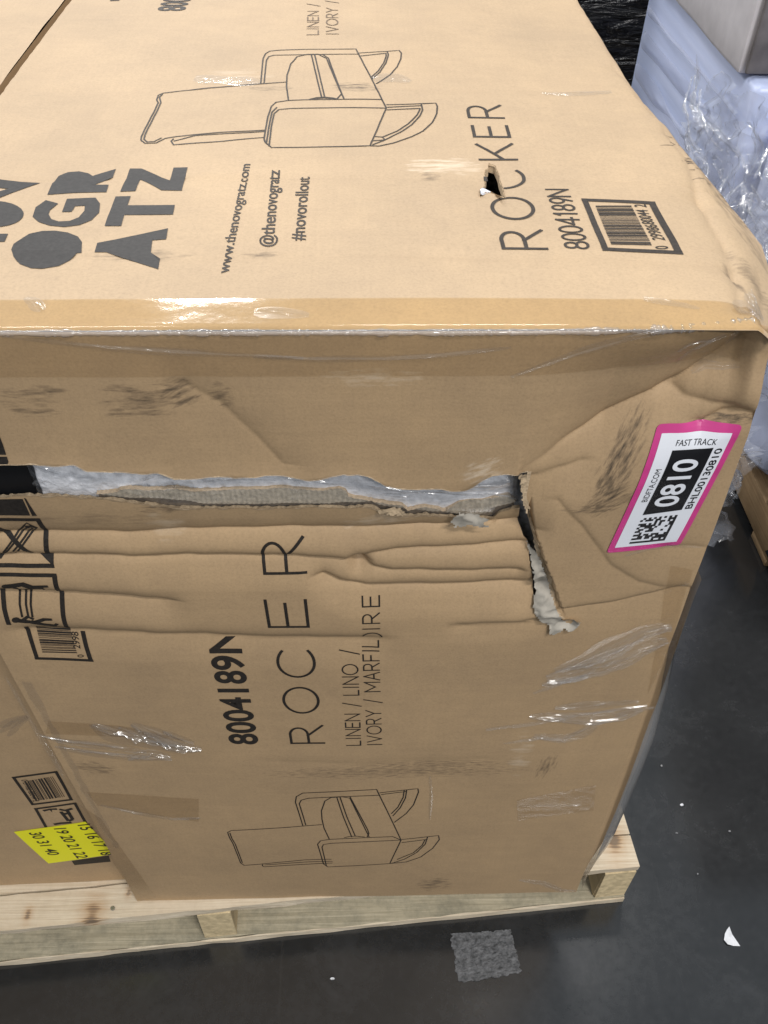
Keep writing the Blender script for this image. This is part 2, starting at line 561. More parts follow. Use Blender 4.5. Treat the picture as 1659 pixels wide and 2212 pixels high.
fT, fB, fLed = curve_u(T_UP), curve_u(T_LO), curve_u(T_LEDGE)
fL, fR = curve_v(V_L), curve_v(V_R)
U_T = fp(Z(5, [(1445, 870)])[0])[0]
V_T = 0.5 * (fT(U_T) + fB(U_T))
V_B = fp(Z(6, [(530, 1645)])[0])[1]
RJ = np.random.RandomState(4)


def jag(x, seed, amp=1.6 * mm):
    x = np.asarray(x)
    return amp * (vnoise(x * 210 + 3 * np.sin(x * 31), np.zeros_like(x) + seed, seed) * .35 * (.4 + np.abs(vnoise(x * 22, x * 0, seed + 9))) + vnoise(x * 55, np.zeros_like(x) + seed * 2, seed + 3))


def dispF(u, v):
    u = np.asarray(u, float)
    v = np.asarray(v, float)
    d = -0.004 * np.sin(np.pi * np.clip(u / W, 0, 1)) * np.sin(np.pi * np.clip(v / H, 0, 1))
    d = d + 1.0 * mm * fbm(u * 7 + 3, v * 7, 2, 2) + 0.10 * mm * fbm(u * 30, v * 50, 9, 2)
    for f in CREASES:
        d = d + f(u, v)
    # the strip left of the upright tear is pushed in
    inB = sstep(V_B, V_B + .05, v) * (1 - sstep(V_T - .01, V_T + .02, v))
    uc = np.interp(v, [V_B, V_T], [fR(V_B), U_T])
    d = d + 9 * mm * inB * np.exp(-np.abs(u - uc) / .05) * (u < uc + .004)
    # lips of the slot
    d = d + np.where((u < U_T) & (v > V_T), -2.0 * mm * np.exp(-np.abs(v - fT(u)) / .012), 0)
    # crushed upper right corner
    k = sstep(.60, .70, u) * sstep(.985, 1.06, v)
    d = d + 0.016 * k
    return d


def shiftF(u, v):
    s = np.interp(v, [0, .3, .74, .84, .966, 1.047, 1.07], [0, .0, -.001, -.001, -.002, -.005, -.007])
    return s * sstep(.60, .70, u)


ER = 0.006            # edge radius


def surfF(u, v, off=0.0):
    u = np.asarray(u, float)
    v = np.asarray(v, float)
    t = np.clip((v - (H - ER)) / ER, 0, 1)
    a = t * math.pi / 4
    y = dispF(u, np.minimum(v, H - ER)) * (1 - .6 * sstep(H - .05, H, v)) + np.where(t > 0, ER * (1 - np.cos(a)), 0)
    z = ZB + np.where(t > 0, H - ER + ER * np.sin(a), v)
    x = u + LEAN * v + shiftF(u, v)
    return x, y - off, z


RE_W = [tp(q) for q in Z('d', [(1267, 0), (1367, 147), (1477, 312), (1618, 468), (1644, 540), (1660, 600)])]
RE_W = sorted([(w, u) for u, w in RE_W])
reW = np.array([0.0, .03] + [a[0] for a in RE_W if a[0] > .06] + [D_])
reU = np.array([.692, .702] + [min(a[1], .73) for a in RE_W if a[0] > .06] + [.70])


def rightU(w):
    return np.interp(w, reW, reU)


def tcrease(pts, depth, wl, wr, fade=.03):
    """crease along the depth of the top: u as a function of w"""
    p = sorted([(w, u) for u, w in pts])
    ws = np.array([q[0] for q in p])
    us = np.array([q[1] for q in p])

    def f(u, w):
        s = u - np.interp(w, ws, us)
        d = np.where(s > 0, np.exp(-np.abs(s) / wr), np.exp(-np.abs(s) / wl))
        k = sstep(ws[0] - fade, ws[0] + fade * .2, w) * (1 - sstep(ws[-1] - fade * .2, ws[-1] + fade, w))
        return depth * d * k
    return f


FOLD = TP('c1', [(60, 0), (230, 260), (320, 420), (480, 650), (650, 940), (720, 1110), (850, 1300), (930, 1560)]) + TP(3, [(1290, 1220), (1340, 1300), (1400, 1440), (1500, 1600)])
foldW = curve_v(FOLD)
TCRE = [tcrease(FOLD, 3.2 * mm, .0035, .007), tcrease(TP('c1', [(380, 560), (480, 650), (650, 940)]), 5 * mm, .014, .008), tcrease(TP('c1', [(700, 1080), (850, 1300), (960, 1640)]), 5 * mm, .012, .010),
        tcrease(TP(3, [(1210, 1050), (1290, 1220), (1340, 1300), (1400, 1440)]), 6 * mm, .016, .010), tcrease(TP(3, [(1400, 1450), (1440, 1540), (1500, 1680)]), 6 * mm, .008, .014, .015),
        tcrease(TP(3, [(1540, 1400), (1600, 1560), (1640, 1640)]), 5 * mm, .008, .012, .02)]


CRUSH = ((TP(2, [(800, 985)])[0][1], 1.4 * mm), (TP(2, [(600, 1412)])[0][1], 1.4 * mm), (TP(2, [(600, 500)])[0][1], 1.0 * mm))


def dispT(u, w):
    u = np.asarray(u, float)
    w = np.asarray(w, float)
    d = 0.003 * np.sin(np.pi * np.clip(u / W, 0, 1)) + 1.2 * mm * fbm(u * 7, w * 7 + 5, 12, 3)
    d = d + 0.4 * mm * fbm(u * 16, w * 60, 21, 2) * sstep(.03, .09, w)
    # long faint crush lines across the top
    for zc, dep in CRUSH:
        s = w - zc - .004 * vnoise(u * 12, u * 0, 3)
        d = d - dep * np.exp(-np.abs(s) / .006)
    f0 = foldW(w)
    e = rightU(w)
    t = np.clip((u - f0) / np.maximum(e - f0, .01), 0, 1.2)
    d = d - (.022 + .008 * sstep(.35, .05, w)) * t ** 1.15
    for f in TCRE:
        d = d - f(u, w)
    # puncture rim
    hu, hw = HOLE_C
    r = np.hypot((u - hu), (w - hw) * .8)
    d = d - 3 * mm * np.exp(-(r / .02) ** 2)
    return d


HOLE = TP('c8', [(905, 365), (985, 385), (1030, 470), (1062, 560), (1090, 640), (1112, 770), (1085, 790), (1060, 765), (1000, 725), (935, 692), (880, 700), (830, 735),
                 (800, 765), (798, 690), (830, 650), (862, 600), (862, 560), (885, 520), (858, 480), (868, 435), (905, 415)])
HOLE_C = tuple(np.mean(HOLE, 0))


def surfT(u, w, off=0.0):
    u = np.asarray(u, float)
    w = np.asarray(w, float)
    t = np.clip((ER - w) / ER, 0, 1)
    a = t * math.pi / 4
    edge = sstep(.05, 0, w) * .6
    z = ZT + dispT(u, w) * (1 - edge) - np.where(t > 0, ER * (1 - np.cos(a)), 0)
    y = np.where(t > 0, ER - ER * np.sin(a), w)
    ucl = u * np.where(u > .55, 1, 1)
    x = ucl + LEAN * H + .020 * sstep(.55, .30, w) * sstep(.0, .10, w) * sstep(.60, .72, u)
    return x, y, z + off


def rays(qs):
    q = np.array(qs, float)
    return np.stack([(q[:, 0] - 829.5) / FPX, -(q[:, 1] - 1106) / FPX, -np.ones(len(q))], 1) @ RM.T


def FPR(zone, pts):   # measured points -> (u, v) on the dented front
    d = rays(Z(zone, pts))
    y = np.zeros(len(d))
    for _ in range(10):
        p = CAM + ((y - CAM[1]) / d[:, 1])[:, None] * d
        v = p[:, 2] - ZB
        u = p[:, 0] - LEAN * v
        u = u - shiftF(u, v)
        y = .5 * y + .5 * dispF(u, v)
    return list(zip(u, v))


def TP(zone, pts):    # measured points -> (u, w) on the dented top
    d = rays(Z(zone, pts))
    z = np.full(len(d), ZT)
    for _ in range(7):
        p = CAM + ((z - CAM[2]) / d[:, 2])[:, None] * d
        u = p[:, 0] - LEAN * H
        z = .5 * z + .5 * surfT(u, p[:, 1])[2]
    return list(zip(u, p[:, 1]))


# ------------------------------------------------------------------ prints that follow a surface
def inside(P, poly):
    x, y = P
    c = np.zeros(np.shape(x), bool)
    n = len(poly)
    for i in range(n):
        x0, y0 = poly[i]
        x1, y1 = poly[(i + 1) % n]
        cond = ((y0 > y) != (y1 > y)) & (x < (x1 - x0) * (y - y0) / ((y1 - y0) if y1 != y0 else 1e-12) + x0)
        c ^= cond
    return c


class Print:
    """collects flat shapes in surface coordinates and lays them on the surface"""

    def __init__(self):
        self.bm = bmesh.new()

    def poly(self, pts):
        vs = [self.bm.verts.new((p[0], p[1], 0)) for p in pts]
        try:
            self.bm.faces.new(vs)
        except ValueError:
            pass

    def quadstrip(self, A, B):
        a = [self.bm.verts.new((p[0], p[1], 0)) for p in A]
        b = [self.bm.verts.new((p[0], p[1], 0)) for p in B]
        for i in range(len(a) - 1):
            self.bm.faces.new((a[i], a[i + 1], b[i + 1], b[i]))

    def stroke(self, pts, w, w2=None, cap=0.0, close=False):
        p = np.array(pts, float)
        if close:
            p = np.vstack([p, p[:1]])
        q = [p[0]]
        for a, b in zip(p[:-1], p[1:]):
            n = max(1, int(np.linalg.norm(b - a) / .006))
            for k in range(1, n + 1):
                q.append(a + (b - a) * k / n)
        q = np.array(q)
        if len(q) < 2:
            return
        d = np.gradient(q, axis=0)
        if close:
            d[0] = d[-1] = (q[1] - q[0]) + (q[-1] - q[-2])
        d /= np.maximum(np.linalg.norm(d, axis=1, keepdims=True), 1e-9)
        if cap:
            q[0] -= d[0] * cap
            q[-1] += d[-1] * cap
        nrm = np.stack([-d[:, 1], d[:, 0]], 1)
        ww = np.linspace(w, w if w2 is None else w2, len(q))[:, None] / 2
        self.quadstrip(q + nrm * ww, q - nrm * ww)

    def text(self, body, p0, p1, h, bold=0.0, up=None):
        cu = bpy.data.curves.new('t', 'FONT')
        cu.body = body
        cu.offset = bold
        cu.resolution_u = 5
        ob = bpy.data.objects.new('t', cu)
        COL.objects.link(ob)
        dg = bpy.context.evaluated_depsgraph_get()
        me = bpy.data.meshes.new_from_object(ob.evaluated_get(dg))
        co = np.array([v.co[:2] for v in me.vertices])
        mn, mx = co.min(0), co.max(0)
        p0 = np.array(p0)
        p1 = np.array(p1)
        ax = (p1 - p0)
        upv = np.array([-ax[1], ax[0]]) / np.linalg.norm(ax) if up is None else np.array(up) / np.linalg.norm(up)
        capH = 0.70
        base = [self.bm.verts.new((*(p0 + ax * ((c[0] - mn[0]) / (mx[0] - mn[0])) + upv * (c[1] / capH * h)), 0)) for c in co]
        for f in me.polygons:
            try:
                self.bm.faces.new([base[i] for i in f.vertices])
            except ValueError:
                pass
        bpy.data.objects.remove(ob)
        bpy.data.curves.remove(cu)
        bpy.data.meshes.remove(me)

    def clip(self, pt, no):
        """keep the side the normal points away from"""
        bmesh.ops.bisect_plane(self.bm, geom=self.bm.verts[:] + self.bm.edges[:] + self.bm.faces[:], plane_co=(pt[0], pt[1], 0),
                               plane_no=(no[0], no[1], 0), clear_outer=True)

    def build(self, name, surf, off, mat, parent, step=.007, holes=None, warp=None):
        bm = self.bm
        co = np.array([v.co[:2] for v in bm.verts])
        mn, mx = co.min(0), co.max(0)
        for ax in (0, 1):
            x = mn[ax] + step
            while x < mx[ax]:
                c = [0, 0, 0]
                n = [0, 0, 0]
                c[ax] = x
                n[ax] = 1
                bmesh.ops.bisect_plane(bm, geom=bm.verts[:] + bm.edges[:] + bm.faces[:], plane_co=c, plane_no=n, dist=1e-6)
                x += step
        if holes:
            kill = []
            for f in bm.faces:
                c = f.calc_center_median()
                if inside((np.array(c[0]), np.array(c[1])), holes):
                    kill.append(f)
            bmesh.ops.delete(bm, geom=kill, context='FACES')
        co = np.array([v.co[:2] for v in bm.verts])
        x, y, z = surf(co[:, 0], co[:, 1], off)
        for v, a, b, c in zip(bm.verts, x, y, z):
            v.co = (a, b, c)
        bmesh.ops.recalc_face_normals(bm, faces=bm.faces[:])
        me = bpy.data.meshes.new(name)
        bm.to_mesh(me)
        bm.free()
        return add(name, me, mat, parent)


def arc(cx, cy, rx, ry, a0, a1, n=16):
    return [(cx + rx * math.cos(math.radians(a0 + (a1 - a0) * i / n)), cy + ry * math.sin(math.radians(a0 + (a1 - a0) * i / n))) for i in range(n + 1)]


GLY = {  # thin single-stroke capitals and figures in a unit box
    'R': [[(0, 0), (0, 1)], [(0, 1), (.5, 1)] + arc(.5, .73, .38, .27, 90, -90, 12) + [(0, .46)], [(.45, .46), (1, 0)]],
    'O': [arc(.5, .5, .5, .5, 0, 360, 36)], '0': [arc(.5, .5, .5, .5, 0, 360, 30)],
    'C': [arc(.52, .5, .52, .5, 42, 318, 28)], 'G': [arc(.52, .5, .52, .5, 42, 330, 28)],
    'K': [[(0, 0), (0, 1)], [(.95, 1), (.02, .36)], [(.33, .57), (1, 0)]],
    'E': [[(0, 0), (0, 1)], [(0, 1), (1, 1)], [(0, .52), (.88, .52)], [(0, 0), (1, 0)]],
    'F': [[(0, 0), (0, 1)], [(0, 1), (1, 1)], [(0, .5), (.85, .5)]],
    'L': [[(0, 1), (0, 0)], [(0, 0), (1, 0)]], 'I': [[(.5, 0), (.5, 1)]],
    'N': [[(0, 0), (0, 1)], [(0, 1), (1, 0)], [(1, 0), (1, 1)]],
    'V': [[(0, 1), (.5, 0)], [(.5, 0), (1, 1)]], 'Y': [[(0, 1), (.5, .45)], [(1, 1), (.5, .45)], [(.5, .45), (.5, 0)]],
    'M': [[(0, 0), (0, 1)], [(0, 1), (.5, .3)], [(.5, .3), (1, 1)], [(1, 1), (1, 0)]],
    'A': [[(0, 0), (.5, 1)], [(.5, 1), (1, 0)], [(.2, .36), (.8, .36)]],
    '/': [[(.1, -.12), (.9, 1.1)]],
    '8': [arc(.5, .74, .40, .26, 0, 360, 22), arc(.5, .25, .5, .25, 0, 360, 22)],
    '4': [[(.72, 0), (.72, 1)], [(.72, 1), (0, .28)], [(0, .28), (1, .28)]],
    '1': [[(.6, 0), (.6, 1)], [(.6, 1), (.25, .78)]],
    '9': [arc(.5, .68, .46, .32, 0, 360, 22), [(.95, .62), (.45, 0)]],
}
GW = {'I': .18, '/': .42, '1': .38, 'M': .95, 'L': .5, 'E': .52, 'F': .5, 'O': .92, 'C': .8, 'R': .62, 'N': .72, 'V': .72, 'Y': .66, 'K': .64, 'A': .74,
      '8': .55, '0': .6, '4': .62, '9': .56}


def glyph(pr, ch, o, ax, up, w):
    """o = origin, ax = full-width vector, up = full-height vector"""
    o, ax, up = np.array(o), np.array(ax), np.array(up)
    for s in GLY[ch]:
        pts = [o + ax * a + up * b for a, b in s]
        pr.stroke(pts, w, cap=w * .5 if len(s) < 8 else 0, close=(ch in 'O08' and len(s) > 16))


def thin_text(pr, body, p0, p1, h, w, gap=.22):
    p0, p1 = np.array(p0), np.array(p1)
    ax = (p1 - p0) / np.linalg.norm(p1 - p0)
    up = np.array([-ax[1], ax[0]])
    adv = [(GW[c] if c != ' ' else .35) for c in body]
    tot = sum(adv) + gap * (len(body) - 1)
    k = np.linalg.norm(p1 - p0) / tot
    x = 0
    for c, a in zip(body, adv):
        if c != ' ':
            glyph(pr, c, p0 + ax * x * k, ax * a * k, up * h, w)
        x += a + gap


def barcode(pr, q, n, seed, fill=.5):
    """q = four corners (bottom left, bottom right along the bars, top right, top left); bars run q0->q1, stacked q0->q3"""
    q = [np.array(a) for a in q]
    r = random.Random(seed)
    x = 0
    items = []
    while x < 1:
        wbar = r.choice([1, 1, 2, 3]) / n
        gap = r.choice([1, 1, 2]) / n
        items.append((x, min(1, x + wbar)))
        x += wbar + gap
    for a, b in items:
        pr.poly([q[0] + (q[3] - q[0]) * a, q[1] + (q[2] - q[1]) * a, q[1] + (q[2] - q[1]) * b, q[0] + (q[3] - q[0]) * b])


def frame(pr, q, w):
    q = [np.array(a) for a in q]
    for i in range(4):
        pr.stroke([q[i], q[(i + 1) % 4]], w, cap=w / 2)


# ================================================================== SETTING
mfl, t, b = nt('polished_dark_concrete')
tc = N(t, 'ShaderNodeTexCoord')
n1 = N(t, 'ShaderNodeTexNoise', i_Scale=2.2, i_Detail=6.0, i_Roughness=0.6)
t.links.new(tc.outputs['Object'], n1.inputs['Vector'])
n2 = N(t, 'ShaderNodeTexNoise', i_Scale=70.0, i_Detail=6.0, i_Roughness=0.7)
t.links.new(tc.outputs['Object'], n2.inputs['Vector'])
c = ramp(t, n1.outputs[0], [(0.28, (0.014, 0.0148, 0.0158)), (0.72, (0.028, 0.029, 0.0305))])
c = mixc(t, c, ramp(t, n2.outputs[0], [(.3, (.85, .85, .85)), (.7, (1.15, 1.15, 1.15))]), 1.0, 'MULTIPLY')
vo = N(t, 'ShaderNodeTexVoronoi', i_Scale=34.0)
t.links.new(tc.outputs['Object'], vo.inputs['Vector'])
c = mixc(t, c, (0.16, 0.155, 0.15), math_(t, 'MULTIPLY', ramp(t, vo.outputs['Distance'], [(0.0, (1, 1, 1)), (0.022, (0, 0, 0))]), .8))
wv = N(t, 'ShaderNodeMapping')
wv.inputs['Scale'].default_value = (60, .8, 1)
wv.inputs['Rotation'].default_value = (0, 0, .5)
t.links.new(tc.outputs['Object'], wv.inputs[0])
n3 = N(t, 'ShaderNodeTexNoise', i_Scale=1.0, i_Detail=3.0)
t.links.new(wv.outputs[0], n3.inputs['Vector'])
c = mixc(t, c, (0.075, 0.073, 0.07), math_(t, 'MULTIPLY', ramp(t, n3.outputs[0], [(.70, (0, 0, 0)), (.80, (1, 1, 1))]), .18))
t.links.new(c, b.inputs['Base Color'])
rgh = math_(t, 'ADD', math_(t, 'MULTIPLY', n1.outputs[0], .22), math_(t, 'MULTIPLY', n2.outputs[0], .12))
t.links.new(rgh, b.inputs['Roughness'])
dst = N(t, 'ShaderNodeTexNoise', i_Scale=9.0, i_Detail=9.0, i_Roughness=0.75, i_Distortion=.8)
t.links.new(tc.outputs['Object'], dst.inputs['Vector'])
c = mixc(t, c, (0.052, 0.053, 0.056), math_(t, 'MULTIPLY', ramp(t, dst.outputs[0], [(.52, (0, 0, 0)), (.75, (1, 1, 1))]), .45))
t.links.new(c, b.inputs['Base Color'])
b.inputs['Specular IOR Level'].default_value = 0.85
fl = py('floor', [(-14, -10, 0), (16, -10, 0), (16, 22, 0), (-14, 22, 0)], [(0, 1, 2, 3)], mfl, smooth=False)
fl['kind'] = 'structure'
fl['label'] = 'polished dark grey concrete warehouse floor'

# ================================================================== PALLET
PANG = math.atan2(.078, .97)
PO = np.array([.812, .0398])              # front right corner of the pallet
PX = np.array([math.cos(PANG), math.sin(PANG)])
PY = np.array([-math.sin(PANG), math.cos(PANG)])
PW = 1.40


def pallet_pt(x, y, z):      # x to the left from the right edge is negative
    p = PO + PX * x + PY * y
    return (p[0], p[1], z)


pal = thing('wooden_pallet', (*(PO - PX * PW / 2), 0), 'pale softwood pallet with weathered bottom board under the torn carton', 'pallet')


def board(name, x0, x1, y0, y1, z0, z1, mat, parent, seed, cut=0.0, amp=.0016):
    """plank with slightly uneven sawn edges"""
    n = max(2, int((x1 - x0) / .02))
    m = max(2, int((y1 - y0) / .02))
    long_x = (x1 - x0) > (y1 - y0)
    if not long_x:
        n = 2
    else:
        m = 2
    vs, fs = [], []
    ring = []
    L = n if long_x else m
    for i in range(L + 1):
        tt = i / L
        j = [amp * float(vnoise(tt * (x1 - x0 + y1 - y0) * 26, k * 7.3, seed)) for k in range(8)]
        if long_x:
            x = x0 + (x1 - x0) * tt
            c = [(x, y0 + j[0], z0 + abs(j[1]) * .4), (x, y1 + j[2], z0 + abs(j[3]) * .4), (x, y1 + j[4], z1 - abs(j[5]) * .6), (x, y0 + j[6], z1 - abs(j[7]) * .6)]
        else:
            y = y0 + (y1 - y0) * tt
            c = [(x0 + j[0], y, z0), (x1 + j[2], y, z0), (x1 + j[4], y, z1 - abs(j[5]) * .5), (x0 + j[6], y, z1 - abs(j[7]) * .5)]
        ring.append(len(vs))
        vs += [pallet_pt(*q) for q in c]
    for i in range(L):
        a = ring[i]
        bb = ring[i + 1]
        for k in range(4):
            fs.append((a + k, a + (k + 1) % 4, bb + (k + 1) % 4, bb + k))
    fs.append((0, 3, 2, 1))
    fs.append((ring[-1], ring[-1] + 1, ring[-1] + 2, ring[-1] + 3))
    me_o = py(name, vs, fs, mat, parent, smooth=False)
    bm = bmesh.new()
    bm.from_mesh(me_o.data)
    bmesh.ops.recalc_face_normals(bm, faces=bm.faces[:])
    bm.to_mesh(me_o.data)
    bm.free()
    return me_o


k1 = on_axis(Z('c5', [(600, 1010)])[0], 2, ZB)
k2 = on_axis(Z('c5', [(180, 1000)])[0], 2, ZB)
k3 = on_axis(Z('c6', [(1070, 640)])[0], 2, ZB)
k4 = on_axis(Z('c5', [(840, 850)])[0], 2, ZB)
M_DECK = wood('pale_pine_board', (0.58, 0.48, 0.35), (0.76, 0.67, 0.53), 0, knots=[(k1[0], k1[1] - .006, ZB, .045, .75), (k2[0], k2[1], ZB, .016, .7), (k3[0], k3[1], ZB, .04, .75), (k4[0], k4[1], ZB, .012, .6)])
M_STR = wood('stringer_timber', (0.44, 0.34, 0.20), (0.60, 0.49, 0.31), 1)
M_END = simple('sawn_end_grain', (0.64, 0.51, 0.31), .85, .15, noise=.2, scale=95, bump=.9)
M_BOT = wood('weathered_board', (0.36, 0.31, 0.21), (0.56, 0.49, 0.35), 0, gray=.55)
DT = 0.017
for i, (a, bb) in enumerate([(0.0, .052), (.0555, .145), (.17, .29), (.315, .405), (.43, .52), (.545, .635), (.66, .75), (.775, .865), (.89, .98), (1.0, 1.11)]):
    board('deck_board', -PW, 0.0, a, bb, ZB - DT, ZB - (0.0 if i != 0 else 0.0), M_DECK, pal, 11 + i)
for i, xc in enumerate((-.028, -.694, -1.37)):
    s_ = board('stringer', xc - .027, xc + .027, .003, 1.105, .018, ZB - DT - .001, M_STR, pal, 31 + i)
    e_ = board('end_grain', xc - .0262, xc + .0262, -.0012, .0028, .0188, ZB - DT - .002, M_END, pal, 41 + i, amp=.0006)
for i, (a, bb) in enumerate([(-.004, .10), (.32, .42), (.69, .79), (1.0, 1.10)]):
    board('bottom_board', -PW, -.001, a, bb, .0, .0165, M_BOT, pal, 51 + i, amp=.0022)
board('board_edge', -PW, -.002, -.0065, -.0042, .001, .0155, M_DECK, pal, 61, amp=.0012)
M_NAIL = simple('nail_steel', (.45, .45, .46), .35, .5, .9)
kk = on_axis(Z('c6', [(990, 553)])[0], 2, ZB)
for i, (x, y) in enumerate([(kk[0], kk[1]), (kk[0] - .012, kk[1] + .05), (k1[0] + .03, k1[1] + .012), (.10, .03), (.13, .06)]):
    pts = [(x + .004 * math.cos(a * math.pi / 4), y + .004 * math.sin(a * math.pi / 4)) for a in range(8)]
    py('nail', [(a, bb, ZB - .0008) for a, bb in pts] + [(a * .0 + x + (a - x) * .8, y + (bb - y) * .8, ZB + .0012) for a, bb in pts],
       [(j, (j + 1) % 8, 8 + (j + 1) % 8, 8 + j) for j in range(8)] + [tuple(range(8, 16))], M_NAIL, pal, smooth=False)

# ================================================================== THE TORN CARTON
car = thing('torn_carton', (W / 2, D_ / 2, ZB), 'large brown carton with a long torn slot and crushed corner, pink sticker on its front', 'carton')

# front panel: a sheet slit along the slot and down the upright tear
us = np.concatenate([np.linspace(0, U_T, 300), np.linspace(U_T, W, 100)[1:]])
ct = 299
v1 = np.linspace(0, V_B, 190)
v2 = np.linspace(V_B, V_T, 130)[1:]
v3 = np.linspace(V_T, H, 110)[1:]
vs_ = np.concatenate([v1, v2, v3])
rb, rt = 189, 189 + 129
UU, VV = np.meshgrid(us, vs_, indexing='ij')


def warp_grid(side):
    """side 'A' = sheet above the slot and right of the tear, 'B' = the lower left sheet"""
    u = UU.copy()
    v = VV.copy()
    # upright tear
    vv = np.clip(vs_, V_B, V_T)
    frac = np.clip((vs_ - V_B) / (V_T - V_B), 0, 1)
    tgt = (fR if side == 'A' else fL)(vv) + jag(vv, 3 if side == 'A' else 8, 1.3 * mm) * np.sin(np.pi * np.clip(frac, 0, 1)) ** .3
    if side == 'A':
        tgt = np.where(vs_ > V_T, np.interp(vs_, [V_T, V_T + .06], [fR(V_T), U_T]), tgt)
    du = (tgt - U_T)
    du = np.where(vs_ < V_B, (fR(V_B) - U_T) * np.clip(1 - (V_B - vs_) / .1, 0, 1), du)
    k = np.exp(-((UU - U_T) / .06) ** 2)
    u = u + du[None, :] * k
    # slot
    if side == 'A':
        tv = fT(us) + jag(us, 5) - V_T
        kv = np.where(VV >= V_T, np.exp(-((VV - V_T) / .04) ** 2), np.exp(-((VV - V_T) / .04) ** 2))
        amp = np.where(us <= U_T + 1e-9, 1, np.exp(-((us - U_T) / .02) ** 2))
        v = v + (tv * amp)[:, None] * np.where(VV >= V_T - 1e-9, kv, np.where(UU > U_T, kv, 0))
    else:
        tv = fB(us) + jag(us, 6) - V_T
        kv = np.exp(-((VV - V_T) / .04) ** 2)
        v = v + tv[:, None] * kv
    return u, v


uA, vA = warp_grid('A')
uB, vB = warp_grid('B')
n, m = UU.shape
isB = (np.arange(n)[:, None] < ct) & (np.arange(m)[None, :] < rt)
isB = isB & True
# blend B grid to the A grid far below the tear so the two sheets stay one
uu = np.where(isB, uB, uA)
vv = np.where(isB, vB, vA)
base_idx = np.arange(n * m).reshape(n, m)
bidx = base_idx.copy()
extraU, extraV = [], []
cnt = n * m
for i in range(ct + 1):
    bidx[i, rt] = cnt
    cnt += 1
    extraU.append(uB[i, rt])
    extraV.append(vB[i, rt])
for j in range(rb + 1, rt):
    bidx[ct, j] = cnt
    cnt += 1
    extraU.append(uB[ct, j])
    extraV.append(vB[ct, j])
PU = np.concatenate([uu.ravel(), extraU])
PV = np.concatenate([vv.ravel(), extraV])
xF, yF, zF = surfF(PU, PV)
# the B copies on the tear line lie deeper than their neighbours across it
ii, jj = np.meshgrid(np.arange(n - 1), np.arange(m - 1), indexing='ij')
bq = (ii < ct) & (jj < rt)
fidx = np.where(bq[..., None], np.stack([bidx[ii, jj], bidx[ii + 1, jj], bidx[ii + 1, jj + 1], bidx[ii, jj + 1]], -1),
                np.stack([base_idx[ii, jj], base_idx[ii + 1, jj], base_idx[ii + 1, jj + 1], base_idx[ii, jj + 1]], -1)).reshape(-1, 4)
front = py('front_panel', np.stack([xF, yF, zF], 1), fidx, M_FRONT, car, uv=np.stack([PU, PV], 1))

# top panel with the puncture
hu0, hw0 = np.min(HOLE, 0) - .004
hu1, hw1 = np.max(HOLE, 0) + .004
ua = np.concatenate([np.linspace(0, hu0, 170), np.linspace(hu0, hu1, 46)[1:], np.linspace(hu1, 1, 80)[1:] * 0 + np.linspace(hu1, W, 80)[1:]])
wa = np.concatenate([np.linspace(0, ER, 6), np.linspace(ER, hw0, 90)[1:], np.linspace(hw0, hw1, 60)[1:], np.linspace(hw1, D_, 200)[1:]])
TU, TW = np.meshgrid(ua, wa, indexing='ij')
sc_ = rightU(TW) / W
TUs = np.where(TU > hu1, hu1 + (TU - hu1) * (rightU(TW) - hu1) / (W - hu1), TU)
cu_ = .25 * (TUs[:-1, :-1] + TUs[1:, :-1] + TUs[1:, 1:] + TUs[:-1, 1:])
cw_ = .25 * (TW[:-1, :-1] + TW[1:, :-1] + TW[1:, 1:] + TW[:-1, 1:])
hm = ~inside((cu_, cw_), HOLE)
xT, yT, zT = surfT(TUs, TW)
top = grid('top_panel', xT, yT, zT, M_TOP_LIT, car, uv=np.stack([TUs.ravel(), TW.ravel()], 1), mask=hm)

# right side panel, bulging, meets the two seen faces
wv_ = np.concatenate([[0, .004, .01, .02], np.linspace(.03, D_, 50)])
vv_ = np.concatenate([np.linspace(0, H - .03, 90), np.linspace(H - .025, H, 10)])
SW, SV = np.meshgrid(wv_, vv_, indexing='ij')
fx, fy, fz = surfF(np.full_like(vv_, W), vv_)
ex, ey, ez = surfT(rightU(wv_), np.maximum(wv_, 0))
bul = .028 * sstep(-.006, .022, SW) * sstep(.80, .42, SV) * sstep(-.02, .22, SV) + .006 * sstep(0, .2, SW) * np.sin(np.pi * SV / H) * sstep(D_, .7, SW)
lat = (fx - (W + LEAN * vv_))[None, :] * np.exp(-SW / .06) + ((ex - (W + LEAN * H)) - 0)[:, None] * sstep(.82, H, SV) * (1 - np.exp(-SW / .03))
SX = W + LEAN * SV + lat + bul + .0015 * fbm(SW * 14, SV * 10, 33)
SX[0] = fx
SY = SW + np.exp(-SW / .02) * fy[None, :]
zdrop = (ez - ZT)
SZ = ZB + SV + zdrop[:, None] * sstep(H - .12, H, SV) * (1 - np.exp(-SW / .01))
SZ[0] = fz
SX[:, -1] = np.where(np.arange(len(wv_)) == 0, fx[-1], ex)
SZ[:, -1] = np.where(np.arange(len(wv_)) == 0, fz[-1], ez)
grid('side_panel', SX, SY, SZ, M_SIDE, car, uv=np.stack([SW.ravel(), SV.ravel()], 1))
